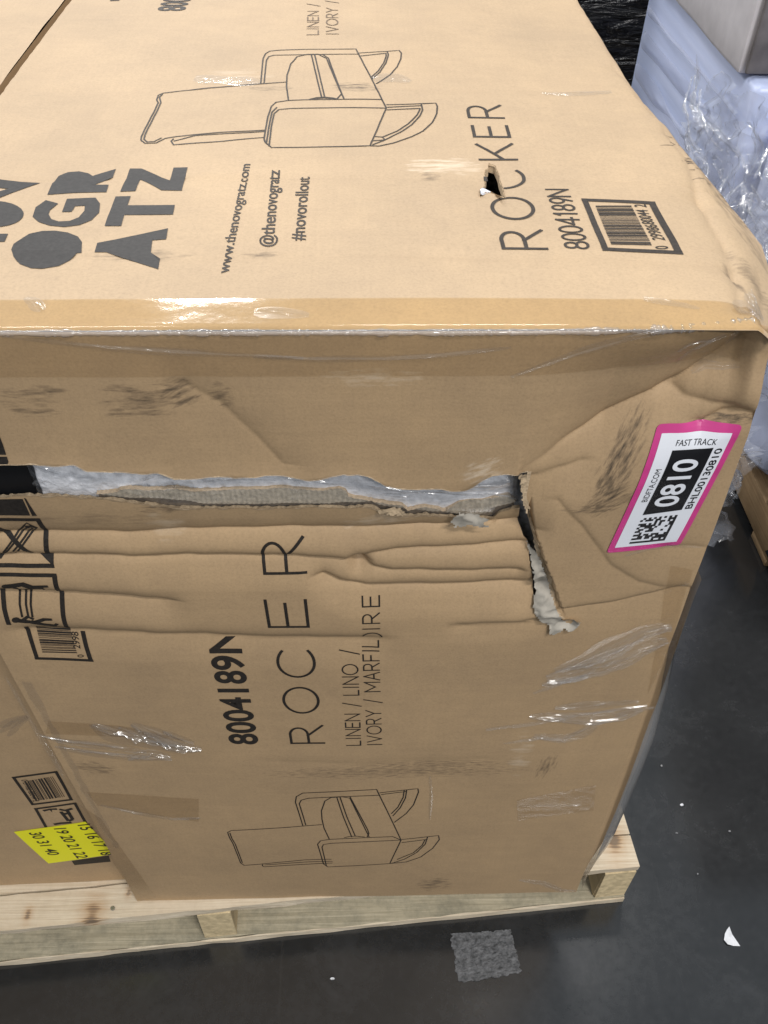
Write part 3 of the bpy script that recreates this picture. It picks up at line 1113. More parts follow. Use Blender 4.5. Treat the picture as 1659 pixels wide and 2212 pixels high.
# left and back panels
py('side_panel', [(0, 0.001, ZB), (0, D_, ZB), (LEAN * H, D_, ZT), (LEAN * H, .004, ZT - .001)], [(0, 1, 2, 3)], M_SIDE, car, smooth=False, uv=[(0, 0), (D_, 0), (D_, H), (0, H)])
py('back_panel', [(0, D_, ZB), (W, D_, ZB), (W + LEAN * H, D_, ZT - .02), (LEAN * H, D_, ZT)], [(0, 1, 2, 3)], M_SIDE, car, smooth=False, uv=[(0, 0), (W, 0), (W, H), (0, H)])
py('bottom_panel', [(0, 0.002, ZB + .001), (W, .002, ZB + .001), (W, D_, ZB + .001), (0, D_, ZB + .001)], [(0, 1, 2, 3)], M_SIDE, car, smooth=False, uv=[(0, 0), (W, 0), (W, D_), (0, D_)])


# torn rims ------------------------------------------------------------
def strip(name, A, B, mat, parent, smooth=False):
    n_ = len(A)
    return py(name, list(A) + list(B), [(i, i + 1, n_ + i + 1, n_ + i) for i in range(n_ - 1)], mat, parent, smooth)


def edge_pts(u, v, off):
    x, y, z = surfF(np.asarray(u), np.asarray(v), off)
    return np.stack([x, y, z], 1)


uedge = us[:ct + 1]
upE = np.stack([uA[:ct + 1, rt], vA[:ct + 1, rt]], 1)
loE = np.stack([uB[:ct + 1, rt], vB[:ct + 1, rt]], 1)
# board thickness along the slot
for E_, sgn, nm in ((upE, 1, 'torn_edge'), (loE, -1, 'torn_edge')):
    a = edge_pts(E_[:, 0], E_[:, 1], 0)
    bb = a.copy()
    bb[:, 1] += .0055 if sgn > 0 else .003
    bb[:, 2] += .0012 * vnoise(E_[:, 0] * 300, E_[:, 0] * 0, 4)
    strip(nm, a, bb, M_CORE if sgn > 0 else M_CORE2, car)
    # frayed pale lip of the outer liner
    a2 = edge_pts(E_[:, 0], E_[:, 1] + sgn * (.0002 + .0016 * np.clip(fbm(E_[:, 0] * 90, E_[:, 0] * 0, 7) + (.1 if sgn < 0 else -.2), 0, 1)), .0005)
    a3 = edge_pts(E_[:, 0], E_[:, 1] - sgn * .0003, .0007)
    strip('frayed_lip', a2, a3, M_LIP, car)
jr = np.arange(rb + 2, rt + 1)
RE = np.stack([uA[ct, jr], vA[ct, jr]], 1)
a = edge_pts(RE[:, 0] + .001, RE[:, 1], 0)
bb = a.copy()
bb[:, 1] += .012
bb[:, 0] -= .001
strip('torn_edge', a, bb, M_CORE, car)
a2 = edge_pts(RE[:, 0] + .0018 + .002 * np.abs(vnoise(RE[:, 1] * 150, RE[:, 1] * 0, 5)), RE[:, 1], .0006)
a3 = edge_pts(RE[:, 0] - .0008, RE[:, 1], .0009)
strip('frayed_lip', a2, a3, M_LIP, car)

# inner corrugated ply standing proud above the lower lip of the slot
lu = np.linspace(fp((205, 1075))[0], U_T + .004, 330)
lt = fLed(lu) + jag(lu, 14, 1.9 * mm) - .006 * sstep(lu[0] + .03, lu[0], lu)
lb = np.minimum(fB(lu) + .0016 + .0032 * np.clip(fbm(lu * 24, lu * 0, 15), -.4, 1), lt - .001)
x, y, z = surfF(lu, lt)
x2, y2, z2 = surfF(lu, lb)
fl_y = .0045 + .0003 * np.sin(lu * 2 * math.pi / .0044)
A_ = np.stack([x, y2 + fl_y, z], 1)
B_ = np.stack([x2, y2 + fl_y + .0008, z2], 1)
strip('corrugated_ply', A_, B_, M_CORE, car, True)
C_ = A_ + np.array([0, .0045, .0004])
strip('corrugated_ply', A_, C_, M_LIP, car)
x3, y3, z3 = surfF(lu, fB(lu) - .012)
strip('gap_shade_strip', np.stack([x, y2 + .0085, z - .002], 1), np.stack([x3, y2 + .0095, z3], 1), M_GAP_SHADE, car)  # dark strip added behind the ledge, painting the shade in the gap
# upper inner ply shown where the liner tore higher
lu2 = np.linspace(fp(Z(5, [(640, 870)])[0])[0], fp(Z(5, [(1110, 950)])[0])[0], 60)
tt2 = fT(lu2) + .006
tb2 = fT(lu2) - .004 - .004 * np.abs(vnoise(lu2 * 90, lu2 * 0, 18)) * np.sin(np.linspace(0, math.pi, 60)) + .002
x, y, z = surfF(lu2, tt2)
x2, y2, z2 = surfF(lu2, tb2)
strip('corrugated_ply', np.stack([x, y + .004, z], 1), np.stack([x2, y + .0045, z2], 1), M_CORE, car)


def crumple(name, poly_uv, base_off, amp, seed, mat, parent, res=.0016, freq=80):
    p = np.array(poly_uv)
    mn, mx = p.min(0), p.max(0)
    gu = np.arange(mn[0], mx[0] + res, res)
    gv = np.arange(mn[1], mx[1] + res, res)
    GU, GV = np.meshgrid(gu, gv, indexing='ij')
    JU = GU + .6 * res * vnoise(GU * 400, GV * 400, seed)
    JV = GV + .6 * res * vnoise(GU * 400, GV * 400, seed + 1)
    cu, cv = JU[:-1, :-1] + res / 2, JV[:-1, :-1] + res / 2
    mk = inside((cu, cv), poly_uv)
    h = amp * (1 - np.abs(fbm(GU * freq, GV * freq * .7, seed, 2))) * .8
    x, y, z = surfF(JU, JV, 0)
    y0 = surfF(np.full_like(JU, U_T + .02), JV, 0)[1]
    return grid(name, x, np.minimum(y, y0) - base_off - h, z, mat, parent, mask=mk, smooth=True)


crumple('torn_paper', FP(5, [(1490, 1255), (1515, 1285), (1545, 1310), (1580, 1385), (1600, 1445), (1622, 1530), (1650, 1590)]) + FP(6, [(545, 1640), (600, 1622), (637, 1645), (590, 1690), (545, 1675), (490, 1715), (465, 1695), (470, 1665), (400, 1625), (378, 1570), (395, 1500), (385, 1400), (370, 1320)]),
        .0005, .006, 5, M_GREYPAPER, car)
crumple('torn_paper', FP(5, [(1070, 1120), (1090, 1090), (1120, 1072), (1200, 1085), (1290, 1105), (1250, 1130), (1280, 1160), (1210, 1150), (1180, 1140), (1130, 1155), (1095, 1150)]), .0005, .004, 9, M_GREYPAPER, car)
crumple('torn_paper', FP(5, [(660, 1055), (720, 1050), (800, 1055), (835, 1090), (800, 1095), (730, 1085), (690, 1075)]), .0005, .003, 12, M_LIP, car)
crumple('torn_paper', FP(6, [(300, 850), (345, 860), (345, 940), (335, 1000), (352, 1060), (345, 1080), (325, 1010), (315, 930)]), .0005, .003, 16, M_LIP, car, res=.0016)

# puncture in the top: rim, curled flap, dark ply
rp = HOLE + HOLE[:1]
dense = []
for (a0, b0), (a1, b1) in zip(rp[:-1], rp[1:]):
    for k in range(6):
        dense.append((a0 + (a1 - a0) * k / 6, b0 + (b1 - b0) * k / 6))
dense.append(dense[0])
dn = np.array(dense)
cc = np.array(HOLE_C)
inn = cc + (dn - cc) * .97
x, y, z = surfT(dn[:, 0] + (dn[:, 0] - cc[0]) * .05, dn[:, 1] + (dn[:, 1] - cc[1]) * .05, .0004)
jz = .0012 * np.abs(vnoise(np.arange(len(dn)) * .7, np.zeros(len(dn)), 3))
x2, y2, z2 = surfT(inn[:, 0], inn[:, 1], -.0062)
strip('torn_edge', np.stack([x, y, z + jz], 1), np.stack([x2, y2, z2], 1), M_LIP, car)
fl_ = TP('c8', [(1060, 765), (1085, 790), (1108, 830), (1125, 850), (1090, 830), (1000, 740), (980, 690), (1010, 660), (1060, 720)])
x, y, z = surfT(np.array(fl_)[:, 0], np.array(fl_)[:, 1], .002)
z = z + np.array([.0, .001, .003, .004, .003, .0, -.006, -.008, -.003])
py('torn_flap', np.stack([x, y, z], 1), [tuple(range(len(fl_)))], M_LIP, car, smooth=False)
fl_ = TP('c8', [(800, 765), (795, 690), (830, 640), (880, 620), (960, 660), (980, 690), (930, 700), (880, 700), (830, 740)])
x, y, z = surfT(np.array(fl_)[:, 0], np.array(fl_)[:, 1], -.002)
z = z + np.array([.006, .005, .003, .0, -.001, .001, .002, .002, .003])
py('torn_flap', np.stack([x, y, z], 1), [tuple(range(len(fl_)))], simple('grey_white_ply', (.70, .72, .80), .7, .3, noise=.3, scale=150), car, smooth=False)

# ================================================================== CONTENTS
M_PLUSH = simple('pale_grey_boucle', (0.84, 0.835, 0.85), .95, .1, noise=.18, scale=150, bump=1.0)
cont = thing('upholstered_chair', (.33, .30, ZB + .02), 'pale grey plush upholstery in a clear bag, seen through the slot of the torn carton', 'chair')
gu = np.linspace(.015, .575, 430)
gv = np.linspace(.83, .965, 110)
GU, GV = np.meshgrid(gu, gv, indexing='ij')
hh = .0014 * fbm(GU * 150, GV * 130, 40, 2) + .004 * fbm(GU * 14, GV * 20, 44, 2)
edge_ = .10 * sstep(.104, .086, GU) + .03 * sstep(.505, .53, GU)
dmin = dispF(GU, GV) + .0075
grid('upholstery', GU + LEAN * GV, np.maximum(.011 - hh + edge_ + .3 * np.abs(GV - .9) ** 1.6, dmin + .002), ZB + GV, M_PLUSH, cont, smooth=True)
py('padded_frame', [(x_, y_, z_) for x_ in (.04, .56) for y_ in (.075, .80) for z_ in (ZB + .05, ZB + .94)],
   [(0, 1, 3, 2), (4, 6, 7, 5), (0, 4, 5, 1), (2, 3, 7, 6), (1, 5, 7, 3), (0, 2, 6, 4)], M_PLUSH, cont, smooth=False)
py('corner_guard', [(x_, y_, z_) for x_ in (.0, .080) for y_ in (.0085, .03) for z_ in (ZB + .86, ZB + .955)],
   [(0, 1, 3, 2), (4, 6, 7, 5), (0, 4, 5, 1), (2, 3, 7, 6), (1, 5, 7, 3), (0, 2, 6, 4)], simple('black_plastic_guard', (.006, .006, .007), .5, .3), cont, smooth=False)
# poly bag over the upholstery
hb = .0035 * (1 - np.abs(fbm(GU * 22 + GV * 30, GV * 26 - GU * 9, 60, 2)))
grid('plastic_bag', GU + LEAN * GV, np.maximum(.0065 - hb + edge_ * .8, dmin - .004), ZB + GV, clear_film('poly_bag', (.98, .985, 1.0), .04, .10, 1.2, (.8, .84, .92)), cont)


# ================================================================== FILM AND TAPE ON THE CARTON
def film_ribbon(name, path, width, surf, mat, parent, amp=.0025, seed=1, rows=11, lift=.0008, taper=True, folds=3.0, across=False):
    """a pulled, wrinkled strip of thin film following a path on a surface"""
    p = np.array(path)
    d = np.linalg.norm(np.diff(p, axis=0), axis=1)
    s = np.concatenate([[0], np.cumsum(d)])
    n_ = max(12, int(s[-1] / .0025))
    ss = np.linspace(0, s[-1], n_)
    c_ = np.stack([np.interp(ss, s, p[:, 0]), np.interp(ss, s, p[:, 1])], 1)
    g = np.gradient(c_, axis=0)
    g /= np.linalg.norm(g, axis=1, keepdims=True)
    nr = np.stack([-g[:, 1], g[:, 0]], 1)
    rows = max(13, min(80, int(width / .0005)))
    tt = np.linspace(-.5, .5, rows)
    w_ = width * (np.sin(np.pi * np.clip(ss / s[-1], .02, .98)) ** .35 if taper else np.ones(n_)) * (1 + .3 * vnoise(ss * 30, ss * 0, seed))
    U_ = c_[:, None, 0] + nr[:, None, 0] * tt[None, :] * w_[:, None]
    V_ = c_[:, None, 1] + nr[:, None, 1] * tt[None, :] * w_[:, None]
    S_ = np.repeat(ss[:, None], rows, 1)
    T_ = np.repeat(tt[None, :], n_, 0)
    rs = np.random.RandomState(seed)
    hgt = np.zeros_like(T_)
    for k in range(max(1, int(round(1 + width / .006)))):
        b0 = rs.uniform(-.32, .32) if width > .009 else rs.uniform(-.1, .1)
        tk = b0 + .22 * vnoise(S_ * 14, S_ * 0 + k, seed + k) + (rs.uniform(-1, 1) * .25) * (S_ / s[-1] - .5) * 2
        am = amp * rs.uniform(.5, 1.0) * np.clip(.55 + vnoise(S_ * 26, S_ * 0 + 3 * k, seed + 11 + k), 0.05, 1) * (.8 + .3 * vnoise(S_ * 150, S_ * 0, seed + k))
        wr = rs.uniform(.0007, .0015)
        dd = (T_ - tk) * width
        hgt = hgt + am * np.exp(-(dd / wr) ** 2)
    hgt = hgt * (1 - (2 * np.abs(T_)) ** 6)
    x, y, z = surf(U_, V_, 0)
    if surf is surfT:
        z = z + lift + hgt
    elif across:
        x = x - lift - hgt
    else:
        y = y - lift - hgt
    return grid(name, x, y, z, mat, parent)


# bright creases in the poly bag behind the slot
def surfBag(u, v, off=0.0):
    u = np.asarray(u, float)
    v = np.asarray(v, float)
    return u + LEAN * v, np.maximum(.0045, dispF(u, v) + .004) - off, ZB + v


for k, (zone, pts) in enumerate([(4, [(150, 800), (230, 845), (330, 875), (500, 888)]), (4, [(175, 925), (250, 900), (300, 925)]), (4, [(780, 900), (870, 860), (930, 850), (1000, 880)]),
                                 (5, [(170, 870), (240, 885), (250, 905)]), (5, [(270, 890), (400, 915), (640, 935), (800, 960), (1010, 970)]), (5, [(1010, 965), (1150, 1000), (1290, 1012)]),
                                 (5, [(1150, 945), (1280, 945), (1400, 950)]), (5, [(1320, 1010), (1400, 1025), (1450, 1060)]), (5, [(720, 985), (830, 1000)]), (4, [(1100, 905), (1300, 890), (1500, 900)])]):
    film_ribbon('bag_crease', FP(zone, pts), .006, surfBag, M_FILMC, cont, .0042, 200 + k)

# amber tape over the top front edge
wt = TP('d', [(800, 645)])[0][1]
vt_ = FP('d', [(800, 812)])[0][1]
tu = np.linspace(-.0, .682, 260)
tw = np.concatenate([np.linspace(wt, ER, 26), np.linspace(ER, 0, 5)[1:]])
A_, B_ = np.meshgrid(tu, tw, indexing='ij')
B_ = B_ + (A_ * 0)
x, y, z = surfT(A_, B_, .0005)
z = z + .0001 * np.abs(vnoise(A_ * 34, B_ * 90, 77))
tf = np.concatenate([np.linspace(H, H - ER, 5)[1:], np.linspace(H - ER, vt_, 26)[1:]])
A2, B2 = np.meshgrid(tu, tf, indexing='ij')
x2, y2, z2 = surfF(A2, B2, .0006)
y2 = y2 - .0004 * np.abs(vnoise(A2 * 40, B2 * 120, 78))
tape = grid('packing_tape', x, y, z, M_TAPE, car)
tape['label'] = 'amber tape strip along the top front edge'
grid('packing_tape', x2, y2, z2, M_TAPE2, car)
# clear tape down the right and left front edges and two crossing pieces
for (q0, q1, q2, q3) in [(FP('d', [(1400, 1500), (1436, 1435), (1500, 1230), (1450, 1220)])),
                         (FP('c5', [(490, 250), (660, 365), (1025, 885), (900, 905)])),
                         (FP('c5', [(565, 190), (1300, 232), (1300, 385), (640, 280)])),
                         (FP('c6', [(285, 475), (905, 390), (925, 180), (280, 300)])),
                         (FP(7, [(265, 460), (640, 480), (1040, 560), (250, 530)]))]:
    a, bb = np.meshgrid(np.linspace(0, 1, 60), np.linspace(0, 1, 30), indexing='ij')
    q = [np.array(k) for k in (q0, q1, q2, q3)]
    U_ = (q[0][0] * (1 - a) + q[1][0] * a) * (1 - bb) + (q[3][0] * (1 - a) + q[2][0] * a) * bb
    V_ = (q[0][1] * (1 - a) + q[1][1] * a) * (1 - bb) + (q[3][1] * (1 - a) + q[2][1] * a) * bb
    x, y, z = surfF(U_, V_, .0007)
    grid('packing_tape', x, y - .0005 * np.abs(vnoise(U_ * 60, V_ * 60, 4)), z, M_TAPE2, car)

# bunched clear film bead along the top edge
nb = 900
ub = np.linspace(0, .682, nb)
ring = 8
R_ = .0018 + .0012 * np.abs(vnoise(ub * 330, ub * 0, 91)) + .0010 * np.abs(vnoise(ub * 60, ub * 0, 92)) + .0016 * sstep(.46, .58, ub) * np.abs(vnoise(ub * 170, ub * 0, 93))
x, y, z = surfF(ub, np.full(nb, H))
V = []
for k in range(ring):
    a = 2 * math.pi * k / ring
    V.append(np.stack([x, y - .0008 + R_ * math.cos(a) * 1.1, z - .0005 + R_ * .8 * math.sin(a)], 1))
V = np.stack(V, 1).reshape(-1, 3)
py('film_bead', V, [(i * ring + k, (i + 1) * ring + k, (i + 1) * ring + (k + 1) % ring, i * ring + (k + 1) % ring) for i in range(nb - 1) for k in range(ring)], M_FILMH, car)

WRK = [  # pulled film creases on the front: (zone, points, width m, amp, seed)
    (4, [(10, 98), (250, 125), (600, 165), (900, 182), (1250, 200), (1650, 218)], .006, .0022, 1),
    (5, [(0, 210), (300, 225), (700, 220), (1000, 205), (1250, 178), (1400, 162)], .006, .0022, 2),
    (6, [(260, 320), (450, 255), (650, 190), (900, 125), (1100, 85), (1400, 75)], .008, .0026, 3),
    (6, [(1200, 325), (1290, 240), (1400, 180), (1480, 145)], .008, .003, 4),
    (6, [(1190, 230), (1250, 185), (1330, 170), (1420, 180)], .006, .002, 5),
    ('c3', [(-20, 520), (120, 480), (250, 420), (400, 350), (540, 322)], .030, .005, 6),
    ('c3', [(-60, 560), (60, 545), (200, 495), (380, 425), (520, 385)], .034, .005, 7),
    ('c3', [(-80, 590), (30, 572), (140, 550)], .014, .004, 8),
    ('c3', [(-140, 740), (0, 745), (150, 758), (300, 742), (400, 715)], .024, .005, 9),
    ('c3', [(-120, 830), (20, 850), (110, 830), (180, 790)], .018, .003, 10),
    ('c3', [(-20, 700), (200, 690), (380, 680)], .016, .003, 11),
    (7, [(230, 545), (380, 575), (640, 605), (800, 625)], .016, .003, 12),
    (7, [(300, 600), (520, 640), (740, 660), (940, 665)], .014, .003, 13),
    (7, [(500, 475), (620, 530), (800, 560), (960, 600), (1100, 610)], .036, .006, 14),
    (7, [(720, 470), (820, 520), (900, 560), (1010, 600)], .026, .006, 15),
    (7, [(890, 510), (960, 540), (1060, 570)], .014, .004, 16),
    (7, [(700, 660), (820, 630), (930, 650)], .016, .004, 17),
    ('c5', [(660, 275), (920, 330), (1120, 365), (1310, 360)], .010, .002, 18),
    ('c6', [(275, 355), (480, 352), (800, 345)], .006, .0022, 19),
    (6, [(1595, 50), (1565, 110), (1540, 170), (1500, 230)], .007, .003, 41),
    (6, [(1560, 330), (1480, 350), (1380, 360), (1300, 400)], .006, .0026, 42),
    ('c4', [(60, 860), (200, 1100), (280, 1250), (360, 1390), (470, 1560), (600, 1800)], .007, .003, 43),
    ('c4', [(380, 1390), (550, 1440), (900, 1480), (1100, 1505)], .007, .003, 44),
    ('c4', [(600, 1510), (800, 1545), (960, 1560), (1200, 1570)], .006, .003, 45),
    (8, [(510, 470), (516, 540), (510, 620)], .005, .0018, 46),
    (8, [(700, 310), (880, 290), (1000, 270), (1150, 250), (1250, 240)], .008, .003, 47),
    (8, [(760, 360), (890, 340), (960, 352), (1060, 300), (1180, 270)], .007, .003, 48),
    (8, [(860, 190), (960, 150), (1090, 128), (1200, 90), (1280, 40)], .008, .003, 49),
    (6, [(880, 1290), (1000, 1255), (1150, 1240), (1300, 1252)], .005, .002, 50),
    ('c6', [(300, 960), (480, 985), (640, 1045), (760, 1050)], .012, .003, 20),
]
for zone, pts, wd, am, sd in WRK:
    film_ribbon('film_wrinkle', FP(zone, pts), wd, surfF, M_FILM if wd < .012 else M_FILM, car, am, sd, folds=2.5 + wd * 90)
for zone, pts, wd, am, sd in [(3, [(430, 512), (560, 515), (690, 512), (790, 505)], .014, .0022, 31), (1, [(140, 1625), (190, 1650), (225, 1700)], .012, .0025, 32),
                              (3, [(980, 1635), (1090, 1650), (1180, 1662), (1280, 1685)], .010, .0025, 33), (1, [(1060, 430), (1250, 440), (1420, 450)], .03, .0012, 34),
                              (3, [(1490, 1640), (1540, 1690), (1600, 1740)], .03, .004, 35), (3, [(1480, 1600), (1530, 1650), (1590, 1700)], .02, .004, 36),
                              (2, [(650, 430), (760, 425), (850, 450)], .03, .001, 37), (2, [(0, 1705), (150, 1708), (300, 1720)], .014, .0012, 38)]:
    film_ribbon('film_wrinkle', TP(zone, pts), wd, surfT, M_FILM, car, am, sd, folds=2.5)

# film pulled round the bulging right side, lower half
ww_ = np.linspace(-.0, .34, 50)
vf_ = np.linspace(.02, .78, 140)
FW, FV = np.meshgrid(ww_, vf_, indexing='ij')
bulf = .031 * sstep(-.008, .020, FW) * sstep(.80, .42, FV) * sstep(-.03, .20, FV)
FX = W + LEAN * FV + bulf + .004 + .0012 * fbm(FW * 12, FV * 14, 71, 2)
grid('stretch_film', FX, FW - .002, ZB + FV, clear_film('side_film_milky', (.9, .9, .9), .45, .2, 1.2, (.55, .55, .56)), car)
p_ = FP('c3', [(405, 715)])[0]
film_ribbon('film_knot', [(p_[0] - .03, p_[1] - .012), (p_[0], p_[1]), (p_[0] + .012, p_[1] + .004)], .012, surfF, M_FILM, car, .004, 81)

# ================================================================== PRINTS ON THE FRONT
OFF = .0005
pr = Print()
pr.text('8004189N', FP(7, [(1406, 578)])[0], FP(7, [(1296, -18)])[0], abs(FP(7, [(1406, 578)])[0][0] - FP(7, [(1255, 578)])[0][0]), bold=.022)
cl = FP('d', [(500, 1378)])[0]
pr.clip(cl, (0, 1))
pr.build('model_number', surfF, OFF, M_INK, car)
pr = Print()
for ch, (x0, x1, y0, y1) in [('R', (616, 703, 1559, 1599)), ('O', (606.5, 694, 1476, 1534)), ('C', (587, 686, 1394, 1456)), ('E', (561, 670, 1288, 1349)), ('R', (553, 664, 1168, 1241))]:
    # letters read upward: their width runs up the carton, their height to the left
    bl = np.array(fp((x1, y1)))
    br = np.array(fp((x1 - (y1 - y0) * .11, y0)))
    tl = np.array(fp((x0 + (y1 - y0) * .10, y1)))
    wdt = abs(br[1] - bl[1])
    hgt = abs(tl[0] - bl[0])
    hgt = .0415 if ch != 'E' else .042
    sw = .0031
    pr = Print()
    glyph(pr, ch, bl + np.array([-sw / 2, sw / 2]), np.array([0, wdt - sw]), np.array([-hgt + sw, 0]), sw)
    pr.build('printed_letter', surfF, OFF, M_INK, car)
pr = Print()
p0, p1 = FP(8, [(276, 363), (264, 46)])
thin_text(pr, 'LINEN / LINO /', p0, p1, .0165, .0016)
p0, p1 = FP(8, [(347, 363), (336, 20)])
thin_text(pr, 'IVORY / MARFIL', p0, p1, .0165, .0016)
for ch, y0, y1 in [('I', 1674, 1688), ('R', 1600, 1650), ('E', 1525, 1570)]:
    a0 = np.array(FP(5, [(683, y1)])[0])
    a1 = np.array(FP(5, [(681, y0)])[0])
    glyph(pr, ch, a0, np.array([0, a1[1] - a0[1]]), np.array([-.0165, 0]), .0016)
a0 = np.array(FP(5, [(645, 1738)])[0])
pr.stroke([a0 + np.array(q) for q in arc(0, 0, .0098, .0098, 5, 175, 14)], .0017)
pr.build('colour_names', surfF, OFF, M_INK, car)


def chair_lines(pr, zone_paths, to, w):
    for zone, pts in zone_paths:
        pr.stroke(to(zone, pts), w)


pr = Print()
chair_lines(pr, [
    (8, [(80, 642), (55, 560), (58, 540), (80, 527), (200, 521), (330, 515), (372, 603), (413, 690), (375, 772), (165, 785), (150, 775), (130, 705), (140, 693), (170, 688), (385, 678), (413, 690)]),
    (8, [(90, 640), (68, 565), (75, 552), (100, 545), (200, 540), (342, 535)]), (8, [(160, 783), (145, 716), (150, 706), (175, 702), (410, 690)]),
    (8, [(170, 688), (152, 650), (145, 620), (143, 590), (155, 555), (175, 543), (215, 540), (240, 545), (272, 612), (305, 680)]),
    (8, [(195, 541), (218, 612), (246, 680)]), (8, [(206, 541), (230, 612), (258, 677)]), (8, [(240, 540), (300, 655), (304, 668), (298, 680)]), (8, [(220, 682), (240, 678), (260, 677), (290, 680)]),
    (8, [(145, 638), (0, 650)]), (7, [(1582, 1038), (1330, 1055), (1260, 1058), (1240, 1068), (1250, 1095), (1270, 1130), (1310, 1235), (1330, 1250), (1400, 1245), (1659, 1220), (1805, 1215)]),
    (7, [(1252, 1070), (1262, 1098), (1282, 1132), (1320, 1235)]),
    (7, [(1430, 1245), (1428, 1252), (1438, 1258), (1659, 1245), (1810, 1236)]), (7, [(1440, 1248), (1659, 1232), (1810, 1226)]),
    (8, [(340, 527), (470, 513), (472, 525), (455, 570), (430, 600), (390, 630)]), (8, [(432, 518), (428, 545), (410, 580), (385, 608)]), (8, [(345, 533), (430, 523)]), (8, [(424, 518), (420, 543), (402, 578), (380, 600)]),
    (8, [(415, 688), (540, 676), (543, 690), (520, 720), (480, 750), (430, 767), (375, 772)]), (8, [(415, 699), (503, 688)]), (8, [(503, 680), (495, 705), (465, 735), (425, 757), (382, 771)]), (8, [(494, 690), (485, 708), (455, 735), (400, 758)])], FP, .0015)
pr.build('chair_drawing', surfF, OFF, M_INK, car, step=.012)

# handling symbols and barcode at the left of the front
pr = Print()
pr.poly(FP(4, [(-160, 640), (-2, 640), (18, 690), (36, 742), (-160, 742)]))
pr.poly(FP(4, [(-160, 752), (40, 752), (50, 778), (42, 796), (-160, 800)]))
pr.build('handling_symbol', surfF, OFF, M_INK, car)
pr = Print()
pr.poly(FP(4, [(-160, 1000), (100, 992), (122, 992), (145, 1050), (160, 1092), (-160, 1092)]))
pr.poly(FP(4, [(128, 985), (140, 990), (196, 1094), (170, 1094), (158, 1062), (150, 1040)]))
pr.build('handling_symbol', surfF, OFF, M_INK, car)
pr = Print()
lw = .0046
pr.stroke(FP(4, [(-160, 1120), (200, 1120)]), lw, cap=lw / 2)
pr.stroke(FP(4, [(200, 1120), (235, 1210), (250, 1315)]), lw)
pr.stroke(FP(4, [(-160, 1366), (285, 1366)]), lw, cap=.001)
pr.poly(FP(4, [(200, 1318), (280, 1318), (290, 1372), (262, 1352)]))
pr.stroke(FP(4, [(-60, 1150), (30, 1218), (165, 1316)]), .0052)
for a in ([(-40, 1360), (60, 1240), (135, 1142), (190, 1178), (130, 1245), (70, 1318), (40, 1318)], [(-10, 1340), (75, 1245), (145, 1165), (165, 1182), (60, 1300)]):
    pr.stroke(FP(4, a), .0018)
pr.stroke(FP(4, [(150, 1160), (190, 1180)]), .003)
pr.stroke(FP(4, arc(138, 1172, 7, 7, 0, 360, 8)), .0022)
pr.build('handling_symbol', surfF, OFF, M_INK, car)
pr = Print()
pr.stroke(FP(4, [(-160, 1405), (295, 1407)]), lw, cap=lw / 2)
pr.stroke(FP(4, [(295, 1407), (304, 1450), (318, 1505), (330, 1525), (345, 1620), (366, 1705)]), lw)
pr.stroke(FP(4, [(366, 1702), (190, 1697)]), lw * .8)
pr.stroke(FP(4, [(4, 1505), (22, 1590), (50, 1672)]), lw)
for head, segs in [((30, 1470), [[(30, 1470), (70, 1463), (130, 1452), (180, 1468), (262, 1462)], [(120, 1452), (180, 1486), (232, 1480), (235, 1498)], [(60, 1466), (110, 1500), (165, 1492)]]),
                   ((88, 1645), [[(88, 1645), (130, 1652), (190, 1658), (240, 1640), (285, 1640)], [(170, 1655), (240, 1672), (300, 1678), (312, 1664)], [(120, 1650), (150, 1628), (185, 1640)]])]:
    pr.poly(FP(4, arc(head[0], head[1], 24, 15, 0, 330, 11)))
    for k, s_ in enumerate(segs):
        pr.stroke(FP(4, s_), .0072 if k < 2 else .004, .0034)
for a in ([(98, 1508), (104, 1570), (122, 1630)], [(132, 1508), (138, 1570), (156, 1630)], [(160, 1508), (164, 1570), (178, 1630)]):
    pr.stroke(FP(4, a), .0022)
pr.build('handling_symbol', surfF, OFF, M_INK, car)
pr = Print()
pr.stroke(FP('c4', [(238, 410), (300, 560), (350, 685)]), .0042)
pr.stroke(FP('c4', [(345, 682), (600, 688), (858, 696)]), .0040, cap=.002)
pr.stroke(FP('c4', [(765, 462), (805, 580), (852, 696)]), .0046)
barcode(pr, FP('c4', [(398, 632), (722, 636), (645, 440), (325, 425)]), 46, 5)
p0, p1 = FP('c4', [(790, 668), (775, 645)])
pr.text('0', p0, p1, .0065, .01)
p0, p1 = FP('c4', [(752, 600), (722, 470)])
pr.text('2998', p0, p1, .0070, .01)
pr.build('barcode', surfF, OFF, M_INK, car)

# ================================================================== STICKER
M_PINK = simple('magenta_sticker_paper', (0.60, 0.055, 0.25), .35, .5, noise=.10, scale=60)
M_WHITE = simple('white_sticker_paper', (0.80, 0.82, 0.88), .35, .5)
M_BLACK = simple('sticker_black', (0.008, 0.008, 0.010), .30, .5)
stk = None


class Patch:
    def __init__(self, tl, tr, br, bl, bow=0.0):
        self.q = [np.array(a) for a in (bl, br, tr, tl)]

    def __call__(self, s, t_):
        s = np.asarray(s)[..., None]
        t_ = np.asarray(t_)[..., None]
        q = self.q
        return (q[0] * (1 - s) + q[1] * s) * (1 - t_) + (q[3] * (1 - s) + q[2] * s) * t_


Pw = Patch(*FPR('c7', [(778, 135), (1487, 133), (925, 1222), (305, 1285)]))


def surfS(s, t_, off=0.0):
    uv = Pw(s, t_)
    return surfF(uv[..., 0], uv[..., 1], off)


def rrect(x0, x1, y0, y1, r, asp):
    o = []
    for cx, cy, a in ((x1 - r, y1 - r * asp, 0), (x0 + r, y1 - r * asp, 90), (x0 + r, y0 + r * asp, 180), (x1 - r, y0 + r * asp, 270)):
        o += arc(cx, cy, r, r * asp, a, a + 90, 5)
    return o


